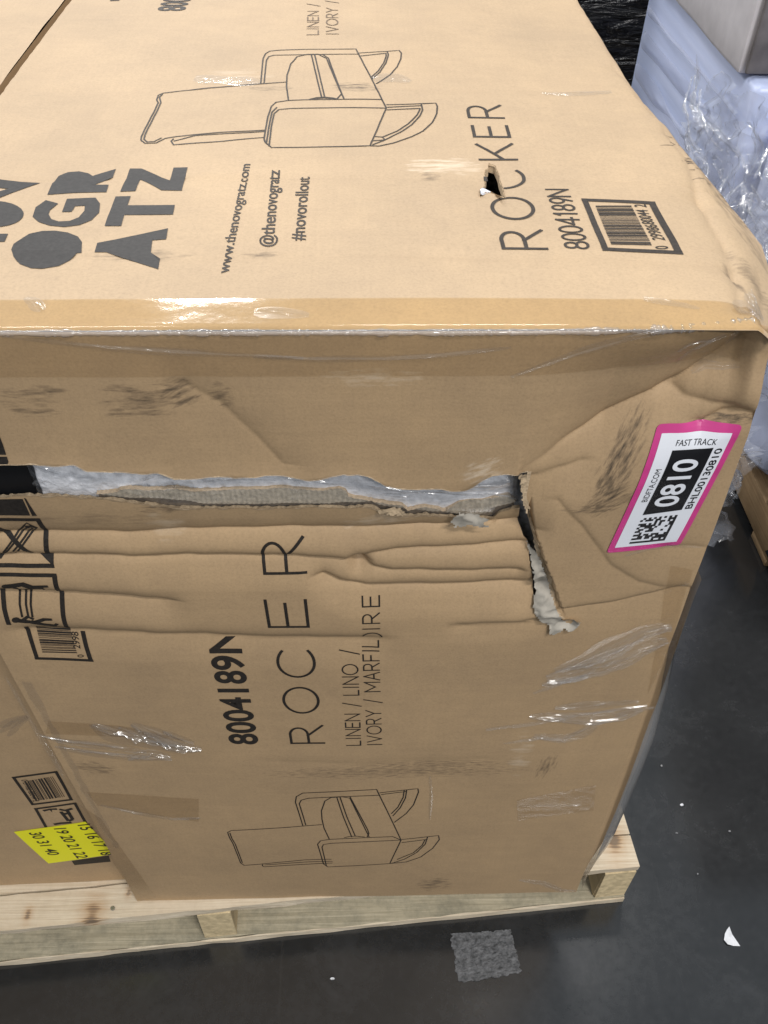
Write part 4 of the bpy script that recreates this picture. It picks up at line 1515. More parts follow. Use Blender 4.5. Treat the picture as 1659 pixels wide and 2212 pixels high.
pr = Print()
pr.poly(rrect(-.097, 1.097, -.052, 1.060, .06, .5))
stk = pr.build('auction_sticker', surfS, .0009, M_PINK, car, step=.02)
stk['label'] = 'pink bordered white lot sticker'
pr = Print()
pr.poly([(0, 0), (1, 0), (1, 1), (0, 1)])
pr.build('label_face', surfS, .0012, M_WHITE, stk, step=.02)
pr = Print()
pr.poly([(.20, .325), (.80, .34), (.815, .895), (.225, .885)])
pr.build('number_block', surfS, .0015, M_BLACK, stk, step=.02)
pr = Print()
pr.text('0810', (.655, .39), (.675, .815), .36, bold=.018, up=(-1, .02))
pr.build('lot_number', surfS, .0018, M_WHITE, stk, step=.02)
pr = Print()
pr.text('FAST TRACK', (.25, .915), (.83, .918), .042, bold=0.0, up=(.05, 1))
pr.build('sticker_lettering', surfS, .0015, M_BLACK, stk, step=.02)
pr = Print()
pr.text('BIDFTA.COM', (.165, .455), (.17, .745), .088, bold=0, up=(-1, 0))
pr.build('sticker_lettering', surfS, .0015, M_BLACK, stk, step=.02)
pr = Print()
pr.text('BHL00130810', (.945, .345), (.96, .885), .105, bold=.014, up=(-1, 0))
pr.build('sticker_lettering', surfS, .0015, M_BLACK, stk, step=.02)
pr = Print()
rr = random.Random(12)
nr_, nc_ = 14, 14
for i in range(nc_):
    for j in range(nr_):
        on = rr.random() < .47
        if j == 0 or i == nc_ - 1:
            on = True
        elif i == 0:
            on = j % 2 == 0
        elif j == nr_ - 1:
            on = i % 2 == 1
        if on:
            x0 = .21 + i * .57 / nc_
            y0 = .03 + j * .262 / nr_
            pr.poly([(x0, y0), (x0 + .57 / nc_ + .001, y0), (x0 + .57 / nc_ + .001, y0 + .262 / nr_ + .0006), (x0, y0 + .262 / nr_ + .0006)])
pr.build('matrix_code', surfS, .0015, M_BLACK, stk, step=.05)

# ================================================================== PRINTS ON THE TOP
OT = .0005
pr = Print()
pr.poly(TP(1, [(62, 1360), (75, 1330), (120, 1300), (160, 1275), (230, 1260), (300, 1258), (370, 1268), (425, 1290), (447, 1320), (445, 1378), (420, 1380), (380, 1420), (320, 1450), (230, 1465), (170, 1462), (110, 1440), (75, 1400)]))
pr.build('brand_letter', surfT, OT, M_BRAND, car, step=.014)
pr = Print()
pr.poly(TP(1, [(250, 1092), (318, 1110), (275, 1145), (265, 1168), (280, 1195), (320, 1208), (380, 1205), (430, 1185), (460, 1150), (462, 1122), (410, 1124), (390, 1155), (338, 1156), (365, 1085), (520, 1078), (545, 1110), (540, 1160), (500, 1200), (430, 1228), (350, 1238), (270, 1230), (210, 1210), (178, 1182), (195, 1130)]))
pr.build('brand_letter', surfT, OT, M_BRAND, car, step=.014)
pr = Print()
pr.poly(TP(1, [(258, 1062), (285, 1000), (320, 960), (370, 940), (430, 935), (480, 945), (505, 960), (632, 922), (615, 968), (515, 1008), (592, 1008), (580, 1048), (400, 1052)]))
pr.build('brand_letter', surfT, OT, M_BRAND, car, step=.014)
pr = Print()
pr.poly(TP(1, [(515, 1375), (530, 1325), (915, 1245), (905, 1305), (830, 1310), (822, 1378), (872, 1410), (862, 1468), (580, 1375)]))
pr.build('brand_letter', surfT, OT, M_BRAND, car, step=.014)
pr = Print()
pr.poly(TP(1, [(570, 1232), (630, 1072), (712, 1070), (695, 1120), (952, 1118), (942, 1170), (678, 1172), (660, 1232)]))
pr.build('brand_letter', surfT, OT, M_BRAND, car, step=.014)
pr = Print()
pr.poly(TP(1, [(655, 1045), (708, 920), (770, 920), (925, 985), (945, 915), (1022, 913), (990, 1040), (880, 1038), (765, 980), (738, 1042)]))
pr.build('brand_letter', surfT, OT, M_BRAND, car, step=.014)
pr = Print()
pr.poly(TP(1, [(-200, 957), (220, 998), (-160, 1135), (-140, 1085), (45, 1030), (-190, 1005)]))
pr.build('brand_letter', surfT, OT, M_BRAND, car, step=.014)
pr = Print()
pr.poly(TP(1, arc(-40, 1167, 170, 72, 0, 352, 24)))
pr.build('brand_letter', surfT, OT, M_BRAND, car, step=.014)
pr = Print()
pr.poly(TP(1, [(-330, 1320), (-300, 1275), (45, 1275), (25, 1318), (-120, 1320), (-20, 1420), (-50, 1470), (-380, 1440), (-360, 1390), (-190, 1400), (-290, 1318)]))
pr.build('brand_letter', surfT, OT, M_BRAND, car, step=.014)


def cap_u(zone, a, bb):
    return abs(TP(zone, [a])[0][0] - TP(zone, [bb])[0][0])


pr = Print()
p0, p1 = TP(1, [(1244, 1490), (1363, 895)])
pr.text('www.thenovogratz.com', p0, p1, cap_u(1, (1244, 1490), (1182, 1490)), .012)
pr.build('web_address', surfT, OT, M_INKTOP, car, step=.02)
pr = Print()
p0, p1 = TP(1, [(1487, 1345), (1524, 928)])
pr.text('@thenovogratz', p0, p1, cap_u(1, (1487, 1345), (1412, 1345)), .012)
pr.build('web_address', surfT, OT, M_INKTOP, car, step=.02)
pr = Print()
p0, p1 = TP(2, [(272, 1312), (304, 965)])
pr.text('#novorollout', p0, p1, cap_u(2, (272, 1312), (196, 1312)), .012)
pr.build('web_address', surfT, OT, M_INKTOP, car, step=.02)
pr = Print()
for ch, (bx, by0, by1, tx) in [('R', (465, 1362, 1252, 205)), ('O', (398, 1200, 1072, 152)), ('C', (345, 1022, 915, 110)), ('K', (300, 875, 782, 80)), ('E', (262, 752, 684, 50)), ('R', (228, 648, 574, 22))]:
    a0 = np.array(TP(3, [(bx if ch not in 'OC' else bx + 12, by1 if False else by0)])[0])
    a1 = np.array(TP(3, [(bx, by1)])[0])
    hgt = cap_u(3, (bx, by0), (tx + (0 if ch not in 'OC' else -6), by0)) * (.98)
    sw = .0034
    pr = Print()
    glyph(pr, ch, a0 + np.array([-sw / 2, sw / 2]), np.array([0, a1[1] - a0[1] - sw]), np.array([-hgt + sw, 0]), sw)
    pr.build('printed_letter', surfT, OT, M_INKTOP, car, step=.006, holes=[(HOLE_C[0] + (q[0] - HOLE_C[0]) * 1.12, HOLE_C[1] + (q[1] - HOLE_C[1]) * 1.06) for q in HOLE])
pr = Print()
p0, p1 = TP(3, [(685, 1355), (566, 1034)])
thin_text(pr, '8004189N', p0, p1, cap_u(3, (685, 1355), (560, 1355)), .0024, .16)
pr.build('model_number', surfT, OT, M_INKTOP, car, step=.02)
pr = Print()
q = TP(3, [(773, 1358), (1138, 1377), (997, 1107), (660, 1090)])
frame(pr, q, .0052)
barcode(pr, TP(3, [(805, 1332), (1012, 1337), (902, 1119), (718, 1120)]), 92, 7)
for s_, z0_, z1_ in [('0', (1092, 1357), (1082, 1340)), ('29986', (1073, 1310), (1024, 1225)), ('80044', (1018, 1222), (978, 1145)), ('2', (975, 1130), (968, 1115))]:
    p0, p1 = TP(3, [z0_, z1_])
    pr.text(s_, p0, p1, .0092, .004)
pr.build('barcode', surfT, OT, M_INKTOP, car, step=.02)
pr = Print()
chair_lines(pr, [
    (1, [(1560, 448), (1270, 470), (1000, 495), (890, 508), (862, 520), (853, 545), (862, 560), (815, 655), (770, 745), (768, 765), (790, 782), (850, 780), (900, 755), (960, 745), (1200, 722), (1445, 710)]),
    (1, [(885, 515), (868, 530), (876, 560), (830, 655), (790, 735), (784, 760), (800, 774), (840, 772), (880, 752)]),
    (1, [(945, 757), (932, 770), (945, 790), (1200, 772), (1440, 750)]), (1, [(945, 770), (1060, 740), (1445, 717)]),
    (2, [(37, 458), (50, 320), (62, 295), (85, 280), (130, 275), (300, 270), (555, 268), (640, 430), (720, 590), (632, 795), (95, 805), (60, 775), (55, 755), (75, 640), (95, 580), (120, 558), (190, 548), (693, 543)]),
    (2, [(55, 458), (68, 330), (80, 310), (110, 302), (380, 297), (572, 296)]), (2, [(82, 798), (95, 690), (110, 620), (135, 598), (200, 592), (720, 590)]), (2, [(68, 780), (82, 690), (98, 612), (125, 585)]),
    (2, [(188, 548), (177, 470), (180, 410), (200, 350), (235, 310), (290, 297), (350, 296), (395, 320), (490, 540)]),
    (2, [(312, 297), (340, 415), (368, 530)]), (2, [(330, 297), (358, 415), (385, 530)]), (2, [(375, 298), (405, 318), (478, 512), (452, 540)]),
    (2, [(300, 543), (340, 533), (385, 530), (430, 535), (465, 543)]), (2, [(318, 544), (345, 538), (385, 535), (425, 539), (448, 544)]),
    (2, [(572, 290), (725, 281), (790, 276), (802, 290), (800, 320), (780, 365), (740, 410), (665, 458)]), (2, [(580, 306), (722, 291)]), (2, [(725, 281), (732, 300), (718, 345), (685, 395), (642, 432)]), (2, [(718, 290), (720, 306), (706, 345), (676, 388), (636, 424)]),
    (2, [(720, 572), (990, 563), (998, 580), (995, 620), (970, 670), (920, 715), (860, 745), (760, 780), (680, 797), (632, 795)]), (2, [(722, 600), (905, 592)]), (2, [(722, 586), (912, 577)]),
    (2, [(910, 566), (918, 600), (905, 630), (860, 680), (800, 720), (710, 765), (645, 790)]), (2, [(905, 592), (890, 625), (840, 676), (780, 715), (700, 748)]), (2, [(655, 745), (700, 748), (712, 763)]), (2, [(648, 768), (705, 764)])], TP, .0016)
pr.build('chair_drawing', surfT, OT, M_INKTOP, car, step=.016)
pr = Print()
p0, p1 = TP(2, [(350, 190), (352, -130)])
thin_text(pr, 'LINEN / LINO /', p0, p1, cap_u(2, (350, 190), (290, 190)), .0018)
p0, p1 = TP(2, [(458, 190), (448, -160)])
thin_text(pr, 'IVORY / MARFIL', p0, p1, cap_u(2, (458, 190), (395, 190)), .0018)
pr.build('colour_names', surfT, OT, M_INKPALE, car, step=.03)
pr = Print()
p0, p1 = TP(1, [(1000, 60), (1085, -100)])
pr.text('8004189', p0, p1, cap_u(1, (1000, 60), (856, 60)), .025)
pr.build('model_number', surfT, OT, M_INKTOP, car, step=.03)
pr = Print()
pr.stroke(TP(1, [(600, 3), (650, 1)]), .006)
pr.build('printed_stroke', surfT, OT, M_INKTOP, car, step=.03)

# scuffed flute marks on the crushed right edge of the top
pr = Print()
rr = random.Random(3)
e0 = TP('c1', [(760, 960)])[0][1]
e1 = TP(3, [(1560, 1290)])[0][1]
NK = int(abs(e1 - e0) / .0027)
for k in range(NK):
    f_ = k / NK
    w_ = e0 + (e1 - e0) * f_
    dens = math.exp(-((f_ - .58) / .26) ** 2)
    if rr.random() > .30 + .70 * dens:
        continue
    e_ = float(rightU(w_)) + .004
    for r_ in range(1 + (rr.random() < .45 * dens)):
        L = (.003 + .009 * rr.random()) * (.5 + .7 * dens)
        o = (.002 + .005 * rr.random()) + r_ * (.010 + .012 * rr.random())
        pr.stroke([(e_ - o, w_), (e_ - o - L, w_ - .55 * L)], .0010 * (.6 + rr.random()), .0005)
sm_ = pr.build('scuff_marks', surfT, .0004, ink_mat('scuff_grime', (0.15, 0.115, 0.085)), car, step=.05)
sm_['kind'] = 'stuff'

# ================================================================== NEIGHBOUR CARTON
n2_ang = math.atan2(.007, .194)
c2 = thing('neighbour_carton', (-.38, .40, ZB), 'brown carton with yellow number sticker, standing behind the torn carton at left', 'carton')
Y2 = .034
X2 = -.0085


def surf2(u, v, off=0.0):
    """u to the left is negative from the right edge; v up"""
    u = np.asarray(u, float)
    v = np.asarray(v, float)
    d = .0012 * fbm(u * 6, v * 6, 51) - .003 * np.sin(np.pi * np.clip(v / 1.05, 0, 1))
    return X2 + u + LEAN * 1.02 * v - .004, Y2 + u * math.tan(n2_ang) + d - off, ZB + v


def P2(zone, pts):
    o = []
    for q in Z(zone, pts):
        d = ray(q)
        # plane y = Y2 + (x - X2) * tan
        k = math.tan(n2_ang)
        t_ = (Y2 + (CAM[0] - X2) * k - CAM[1]) / (d[1] - k * d[0])
        p = CAM + t_ * d
        v = p[2] - ZB
        o.append((p[0] - X2 - LEAN * 1.02 * v + .004, v))
    return o


H2 = 1.058
uu_, vv2 = np.meshgrid(np.linspace(-.72, 0, 60), np.linspace(0, H2, 80), indexing='ij')
x, y, z = surf2(uu_, vv2)
grid('front_panel', x, y, z, M_BOX2, c2, uv=np.stack([uu_.ravel(), vv2.ravel()], 1))
xr, yr, zr = surf2(np.array([0., 0, -.72, -.72]), np.array([0, H2, 0, H2]))
py('side_panel', [(xr[0], yr[0], zr[0]), (xr[0], D_, zr[0]), (xr[1], D_, zr[1]), (xr[1], yr[1], zr[1])], [(0, 1, 2, 3)], M_BOX2, c2, smooth=False, uv=[(0, 0), (1, 0), (1, 1), (0, 1)])
py('side_panel', [(xr[2], yr[2], zr[2]), (xr[2], D_, zr[2]), (xr[3], D_, zr[3]), (xr[3], yr[3], zr[3])], [(0, 1, 2, 3)], M_BOX2, c2, smooth=False, uv=[(0, 0), (1, 0), (1, 1), (0, 1)])
py('back_panel', [(xr[0], D_, zr[0]), (xr[2], D_, zr[2]), (xr[3], D_, zr[3]), (xr[1], D_, zr[1])], [(0, 1, 2, 3)], M_BOX2, c2, smooth=False, uv=[(0, 0), (1, 0), (1, 1), (0, 1)])
a, bb = np.meshgrid(np.linspace(-.72, 0, 40), np.linspace(0, 1, 40), indexing='ij')
xx, yy, zz = surf2(a, np.full_like(a, H2))
gapx = -.005 * sstep(.2, 1.0, bb) * sstep(-.2, 0, a)
grid('top_panel', xx + gapx, yy + (D_ - yy) * bb, zz + .002 * fbm(a * 5, bb * 5, 61) * sstep(0, .06, bb) - .002 * sstep(-.03, 0, a), M_TOP_LIT, c2, uv=np.stack([(a + 5).ravel(), (bb + 5).ravel()], 1))
pr = Print()
frame(pr, P2('c5', [(92, 92), (368, 58), (468, 238), (216, 268)]), .0042)
barcode(pr, P2('c5', [(160, 118), (235, 245), (425, 220), (345, 88)]), 46, 9)
p0, p1 = P2('c5', [(140, 108), (220, 250)])
pr.text('0 29986 80044 2', p0, p1, .008, .0)
pr.build('barcode', surf2, .0006, M_INK, c2, step=.03)
pr = Print()
frame(pr, P2('c5', [(236, 297), (492, 262), (600, 455), (350, 500)]), .0042)
for s_ in ([(285, 310), (330, 300), (345, 320), (330, 300), (375, 298)], [(390, 300), (430, 308), (475, 295)], [(400, 315), (450, 375)], [(440, 305), (478, 365)], [(450, 375), (478, 365)], [(425, 330), (462, 322)], [(355, 398), (400, 390), (470, 385)]):
    pr.stroke(P2('c5', s_), .005)
pr.build('handling_symbol', surf2, .0006, M_INK, c2, step=.03)
pr = Print()
pr.poly(P2('c5', [(470, 640), (712, 604), (724, 645), (488, 668)]))
pr.build('handling_symbol', surf2, .0006, M_INK, c2, step=.03)
M_YEL = simple('fluorescent_yellow_paper', (0.88, 0.83, 0.02), .5, .4)
pr = Print()
pr.poly(P2('c5', [(92, 448), (560, 378), (760, 590), (318, 657)]))
ys = pr.build('number_sticker', surf2, .0011, M_YEL, c2, step=.03)
ys['label'] = 'bright yellow sticker printed with numbers'
pr = Print()
for s_, a0, a1 in [('30 31 40', (190, 452), (322, 600)), ('19 20 21 22', (355, 422), (508, 620)), ('15 16 17 18', (510, 398), (668, 600))]:
    p0, p1 = P2('c5', [a0, a1])
    pr.text(s_, p0, p1, .0175, .012)
pr.build('sticker_numbers', surf2, .0015, M_INK, ys, step=.04)
for k, (pts, wd) in enumerate([([(0, 490), (60, 455), (150, 425)], .014), ([(0, 520), (90, 460), (155, 430)], .010), ([(50, 540), (100, 480), (158, 436)], .008)]):
    film_ribbon('film_wrinkle', P2(7, pts), wd, surf2, M_FILM, c2, .0, 120 + k)
# film pulled across the corner between the two cartons
edge_v = np.linspace(.20, .62, 90)
V_ = []
for k in range(7):
    tt = k / 6
    V_.append(np.stack([-.012 + .03 * tt + LEAN * edge_v + .002 * vnoise(edge_v * 60, edge_v * 0 + tt * 4, 3), .022 * (1 - tt) ** 2 - .0035 - .003 * np.abs(vnoise(edge_v * 40 + tt * 5, edge_v * 0 + tt * 2, 8)) * (1 - tt), ZB + edge_v], 1))
V_ = np.stack(V_, 1)
grid('film_bridge', V_[..., 0], V_[..., 1], V_[..., 2], M_FILM, car)

# ================================================================== THINGS ON THE FLOOR
p = on_axis((1050, 2060), 2, 0)
q = [on_axis(a, 2, 0)[:2] for a in Z(8, [(577, 1015), (785, 1000), (825, 1150), (603, 1188)])]
mt_, t, b = nt('worn_grey_adhesive')
tc = N(t, 'ShaderNodeTexCoord')
nz = N(t, 'ShaderNodeTexNoise', i_Scale=110.0, i_Detail=8.0, i_Roughness=0.75)
t.links.new(tc.outputs['Object'], nz.inputs['Vector'])
t.links.new(ramp(t, nz.outputs[0], [(.38, (.055, .056, .058)), (.62, (.17, .17, .175))]), b.inputs['Base Color'])
b.inputs['Roughness'].default_value = .8
bp = N(t, 'ShaderNodeBump', i_Strength=.8, i_Distance=.002)
t.links.new(nz.outputs[0], bp.inputs['Height'])
t.links.new(bp.outputs[0], b.inputs['Normal'])
a, bb = np.meshgrid(np.linspace(0, 1, 70), np.linspace(0, 1, 60), indexing='ij')
ed = np.minimum(np.minimum(a, 1 - a), np.minimum(bb, 1 - bb))
X = (q[3][0] * (1 - a) + q[2][0] * a) * (1 - bb) + (q[0][0] * (1 - a) + q[1][0] * a) * bb
Y = (q[3][1] * (1 - a) + q[2][1] * a) * (1 - bb) + (q[0][1] * (1 - a) + q[1][1] * a) * bb
mk = (ed[:-1, :-1] + .03 * vnoise(a[:-1, :-1] * 16, bb[:-1, :-1] * 16, 3)) > .012
ft = grid('floor_tape_residue', X, Y, .0006 + .0012 * np.abs(fbm(a * 14, bb * 14, 6, 3)), mt_, None, mask=mk, smooth=False)
tag(ft, 'worn square of grey tape residue stuck to the dark floor', 'tape residue')
# the base under it so that it has a thickness is the film itself: about a millimetre

M_PAPER = simple('white_paper', (.70, .71, .74), .7, .3, noise=.05, scale=200)
sc_pts = [on_axis(a, 2, 0)[:2] for a in Z('c3', [(808, 1752), (822, 1790), (862, 1843), (830, 1842), (800, 1836), (783, 1815), (788, 1785), (798, 1766)])]


def flake(name, pts, z0, mat, seed, curl=.004, th=.0006):
    c_ = np.mean(pts, 0)
    n_ = len(pts)
    r = random.Random(seed)
    top_ = [(x_, y_, z0 + th + curl * r.random()) for x_, y_ in pts] + [(c_[0], c_[1], z0 + th)]
    bot_ = [(x_, y_, z_ - th) for x_, y_, z_ in top_]
    fs = [(i, (i + 1) % n_, n_) for i in range(n_)] + [(n_ + 1 + (i + 1) % n_, n_ + 1 + i, 2 * n_ + 1) for i in range(n_)] + \
        [(i, n_ + 1 + i, n_ + 1 + (i + 1) % n_, (i + 1) % n_) for i in range(n_)]
    return py(name, top_ + bot_, fs, mat, None, smooth=False)


tag(flake('paper_scrap', sc_pts, .0006, M_PAPER, 2, .003), 'torn white paper scrap on the dark floor at lower right', 'paper scrap')
rr = random.Random(9)
FLECK = [((585, 1172), .0042, 'larger pale curled fleck on the floor between pallet and paper scrap'), ((811, 1297), .0028, 'small white fleck on the floor above the paper scrap'),
         ((488, 986), .003, 'small grey fleck on the floor just right of the carton edge'), ((560, 1306), .0026, 'tiny dull fleck on the floor right of the pallet corner'),
         ((660, 1500), .0022, 'tiny dull fleck on the floor left of the paper scrap')]
for (x_, y_), r_, lab in FLECK:
    c_ = on_axis(Z('c3', [(x_, y_)])[0], 2, 0)[:2]
    pts = [(c_[0] + r_ * (.6 + .5 * rr.random()) * math.cos(k * math.pi / 3), c_[1] + r_ * .8 * (.6 + .5 * rr.random()) * math.sin(k * math.pi / 3)) for k in range(6)]
    tag(flake('floor_fleck', pts, .0004, M_PAPER if r_ > .0033 else simple('dull_fleck', (.3, .3, .31), .8, .2), int(x_), .002), lab, 'fleck', 'flecks of litter on the floor')
c_ = on_axis(Z(8, [(180, 1168)])[0], 2, 0)[:2]
pts = [(c_[0] + .004 * math.cos(k * math.pi / 3), c_[1] + .002 * math.sin(k * math.pi / 3)) for k in range(6)]
tag(flake('floor_fleck', pts, .0004, M_PAPER, 5, .001), 'small pale fleck on the floor left of the tape residue', 'fleck', 'flecks of litter on the floor')

# ================================================================== BACKGROUND AT RIGHT
XA = 1.25
mw, t, b = nt('film_wrapped_white_panel')
tc = N(t, 'ShaderNodeTexCoord')
mp = N(t, 'ShaderNodeMapping')
mp.inputs['Scale'].default_value = (1, .9, 26)
mp.inputs['Rotation'].default_value = (.06, 0, 0)
t.links.new(tc.outputs['Object'], mp.inputs[0])
nz = N(t, 'ShaderNodeTexNoise', i_Scale=1.0, i_Detail=3.0)
t.links.new(mp.outputs[0], nz.inputs['Vector'])
t.links.new(ramp(t, nz.outputs[0], [(.35, (.50, .57, .80)), (.65, (.60, .66, .88))]), b.inputs['Base Color'])
b.inputs['Roughness'].default_value = .3
bp = N(t, 'ShaderNodeBump', i_Strength=.10, i_Distance=.02)
t.links.new(nz.outputs[0], bp.inputs['Height'])
t.links.new(bp.outputs[0], b.inputs['Normal'])


def rbox(name, x0, x1, y0, y1, z0, z1, mat, parent, bev=.012, amp=.0, seed=1, cuts=10, yaw=0.0):
    bm = bmesh.new()
    bmesh.ops.create_cube(bm, size=1.0)
    for v in bm.verts:
        v.co = Vector(((x0 + x1) / 2 + v.co.x * (x1 - x0), (y0 + y1) / 2 + v.co.y * (y1 - y0), (z0 + z1) / 2 + v.co.z * (z1 - z0)))
    bmesh.ops.bevel(bm, geom=bm.edges[:], offset=bev, segments=2, affect='EDGES', profile=.5)
    if amp:
        bmesh.ops.subdivide_edges(bm, edges=bm.edges[:], cuts=cuts, use_grid_fill=True)
        for v in bm.verts:
            k = float(fbm(v.co.x * 9 + v.co.y * 6, v.co.z * 11 + v.co.y * 4, seed, 3))
            k2 = float(fbm(v.co.y * 9 + 4, v.co.z * 9 - v.co.x * 5, seed + 9, 3))
            v.co += Vector((amp * k, amp * k2, amp * .4 * k))
    me = bpy.data.meshes.new(name)
    bm.to_mesh(me)
    bm.free()
    me.polygons.foreach_set('use_smooth', [True] * len(me.polygons))
    return add(name, me, mat, parent)


pal2 = thing('background_pallet', (1.8, 1.7, 0), 'wooden pallet at the right edge of the photo, under the white wrapped appliance', 'pallet')
M_STR2 = wood('brown_pallet_timber', (0.30, 0.20, 0.11), (0.44, 0.31, 0.18), 1)
for k, (a0, a1) in enumerate([(.80, .90), (1.05, 1.15), (1.30, 1.40), (1.55, 1.65), (1.80, 1.90), (2.05, 2.15), (2.34, 2.44)]):
    rbox('deck_board', 1.315, 2.42, a0, a1, .115, .133, M_STR2, pal2, .002)
for xs in (1.315, 1.84, 2.36):
    rbox('stringer', xs, xs + .045, .80, 2.44, .019, .114, M_STR2, pal2, .002)
for k, (a0, a1) in enumerate([(.80, .90), (1.55, 1.65), (2.34, 2.44)]):
    rbox('bottom_board', 1.315, 2.42, a0, a1, .0, .018, M_STR2, pal2, .002)
app = thing('wrapped_appliance', (1.75, 1.8, .134), 'white appliance wrapped in streaky clear film on the pallet behind the carton', 'appliance')
rbox('cabinet', XA + .005, 2.3, 1.50, 2.46, .134, .838, mw, app, .015)
# loose film folds running along its side
for k, (z0_, z1_, w0, y0_, y1_) in enumerate([(.70, .66, .05, 1.2, 2.4), (.60, .57, .06, 1.1, 2.4), (.50, .47, .04, 1.3, 2.44), (.41, .36, .06, 1.1, 2.42), (.30, .28, .05, 1.1, 2.4), (.76, .74, .04, 1.2, 2.4)]):
    ss, tt = np.meshgrid(np.linspace(0, 1, 50), np.linspace(-.5, .5, 9), indexing='ij')
    yy = 1.54 + (y1_ - 1.54) * ss
    zz = z0_ + (z1_ - z0_) * ss + tt * w0 * (.6 + .5 * vnoise(ss * 4, ss * 0, k))
    xx = XA - .001 - .010 * (1 - (2 * np.abs(tt)) ** 2) * (.6 + .4 * vnoise(ss * 9, tt * 3, k + 5))
    grid('film_fold', xx, yy, zz, clear_film('film_fold_%d' % k, (.98, .98, .99), .20, .22, .9, (.74, .80, .98), cap=.15), app)
upc = thing('stacked_white_carton', (1.7, 1.9, .80), 'pale grey film wrapped carton stacked on top of the white appliance', 'carton')
q_ = on_axis(Z('d', [(1590, 150)])[0], 0, XA - .02)
M_UP = simple('greyish_white_wrap', (.64, .61, .63), .35, .5, noise=.08, scale=20, bump=.2)
rbox('carton_body', XA - .02, 2.1, 1.565, 2.5, .84, 1.5, M_UP, upc, .01, .003, 5, 8)
rbox('shade_panel', XA - .008, 2.09, 1.548, 1.561, .848, 1.49, simple('shaded_end_grey', (.17, .155, .155), .6, .3, noise=.35, scale=14), upc, .004)  # dark sheet over the near end: its shade is put into the colour
wb_ = thing('white_wrapped_bundle', (1.75, 1.2, .134), 'low white bundle under clear film on the pallet, nearest the crushed carton corner', 'bundle')
rbox('bundle_body', XA + .05, 2.3, .93, 1.47, .134, .80, simple('pale_foam_wrap', (.60, .66, .86), .4, .5, noise=.05, scale=8, bump=.1), wb_, .05, .012, 21, 10)
# crumpled clear film in front of the appliance
cf = thing('crumpled_plastic_film', (1.2, 1.2, .0), 'heap of crumpled clear plastic film hanging off the white appliance beside the carton corner', 'plastic film')


def film_heap(name, y0, y1, z0, z1, x0, amp, seed, mat, parent, ny=90, nz_=90, lean=.0, fr=16):
    a, bb = np.meshgrid(np.linspace(0, 1, ny), np.linspace(0, 1, nz_), indexing='ij')
    y = y0 + (y1 - y0) * a + .03 * vnoise(bb * 6, a * 3, seed)
    z = z0 + (z1 - z0) * bb + .03 * vnoise(a * 6, bb * 3, seed + 1)
    r1 = 1 - np.abs(fbm(a * fr * (y1 - y0) / .5 + bb * 3, bb * fr * (z1 - z0) / .5, seed, 2))
    x = x0 - amp * r1 + lean * (bb - .5) - .25 * amp * (1 - np.abs(vnoise(a * fr * 3, bb * fr * 3 + a * 9, seed + 3)))
    ed = np.minimum(np.minimum(a, 1 - a), np.minimum(bb, 1 - bb))
    mk = (ed[:-1, :-1] + .10 * vnoise(a[:-1, :-1] * 5, bb[:-1, :-1] * 5, seed + 7)) > .05
    return grid(name, x, y, z, mat, parent, mask=mk, smooth=True)


film_heap('film_sheet', 1.00, 1.66, .36, .80, XA - .02, .05, 3, M_FILMBG, cf, 100, 80, fr=6)
film_heap('film_sheet', .86, 1.40, .20, .62, XA - .03, .06, 8, M_FILMBG, cf, 100, 70, fr=7)
film_heap('film_sheet', .80, 1.2, .015, .36, XA + .0, .08, 14, M_FILMBG, cf, 70, 60, fr=8)
film_heap('film_sheet', 1.15, 1.72, .55, .84, XA - .01, .03, 19, M_FILMBG, cf, 90, 50, fr=7)


def surfX(u, v, off=0.0):
    u = np.asarray(u, float)
    v = np.asarray(v, float)
    return np.full_like(u, XA - .085) + .05 * fbm(u * 7, v * 9, 4, 2), u, v


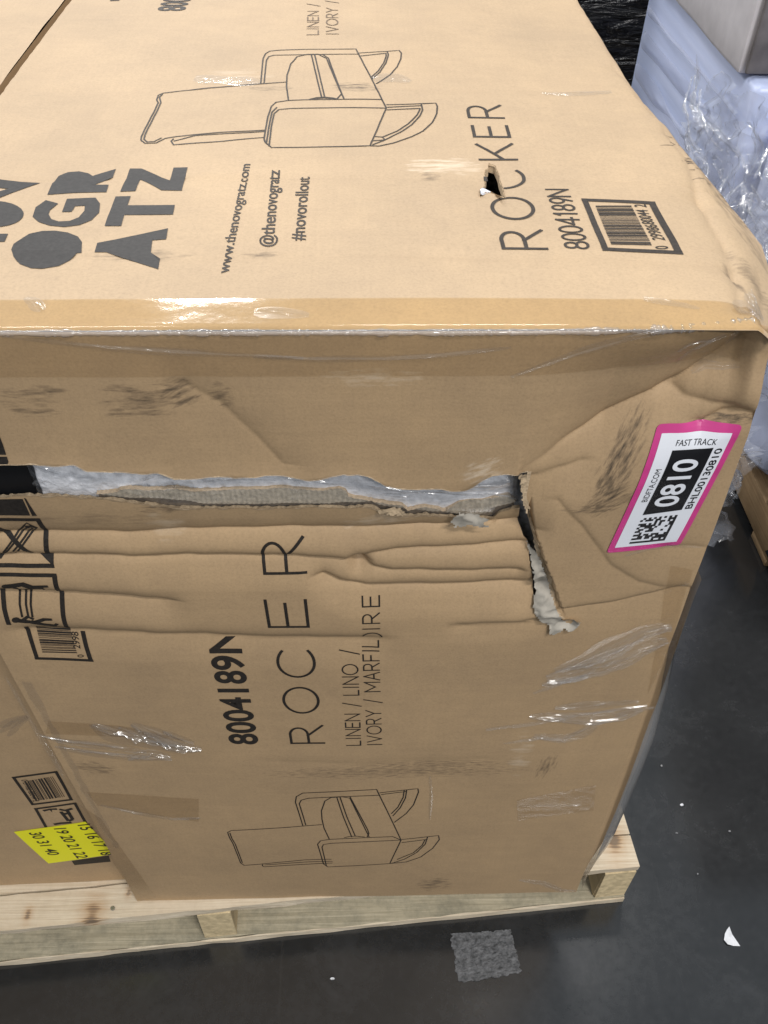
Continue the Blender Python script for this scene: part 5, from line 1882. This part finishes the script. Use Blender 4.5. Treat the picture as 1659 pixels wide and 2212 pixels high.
rs0 = np.random.RandomState(21)
for k in range(150):
    y0_, z0_ = (rs0.uniform(1.0, 1.56), rs0.uniform(.34, .82)) if k % 4 else (rs0.uniform(.84, 1.1), rs0.uniform(.03, .33))
    L_, a_ = rs0.uniform(.03, .13), rs0.normal(.5, .6)
    p_ = [(y0_ + L_ * math.cos(a_) * t_, z0_ + L_ * math.sin(a_) * t_ + .01 * math.sin(t_ * 5 + k)) for t_ in (0, .33, .66, 1)]
    film_ribbon('film_crease', p_, rs0.uniform(.006, .016), surfX, M_FILMC, cf, .008, 300 + k, across=True)

# black wrapped load far behind
mb, t, b = nt('black_stretch_wrap')
b.inputs['Base Color'].default_value = (.012, .012, .015, 1)
b.inputs['Roughness'].default_value = .18
tc = N(t, 'ShaderNodeTexCoord')
mp = N(t, 'ShaderNodeMapping')
mp.inputs['Scale'].default_value = (5, 5, 26)
mp.inputs['Rotation'].default_value = (.15, .25, .2)
t.links.new(tc.outputs['Object'], mp.inputs[0])
nz = N(t, 'ShaderNodeTexNoise', i_Scale=1.0, i_Detail=5.0, i_Distortion=.6)
t.links.new(mp.outputs[0], nz.inputs['Vector'])
bp = N(t, 'ShaderNodeBump', i_Strength=1.0, i_Distance=.06)
t.links.new(nz.outputs[0], bp.inputs['Height'])
t.links.new(bp.outputs[0], b.inputs['Normal'])
bl_ = thing('black_wrapped_load', (1.3, 4.0, 0), 'tall load in glossy black stretch wrap standing behind the white appliance', 'wrapped load')
rbox('wrapped_stack', .55, 2.4, 3.3, 4.6, .12, 1.9, mb, bl_, .04, .02, 7, 12)
rbox('pallet_base', .55, 2.4, 3.32, 4.6, .0, .118, M_STR2, bl_, .003)
# dark load beyond the right edge, seen in the floor's reflection
dl = thing('dark_wrapped_load', (1.9, .8, 0), 'dark wrapped load beyond the right edge, mirrored in the polished floor', 'wrapped load')
rbox('wrapped_stack', 1.315, 2.4, .41, .90, .0, 1.0, simple('dark_matte_wrap', (.014, .014, .016), .6, .3, noise=.2, scale=30, bump=.2), dl, .03, .004, 17, 8)
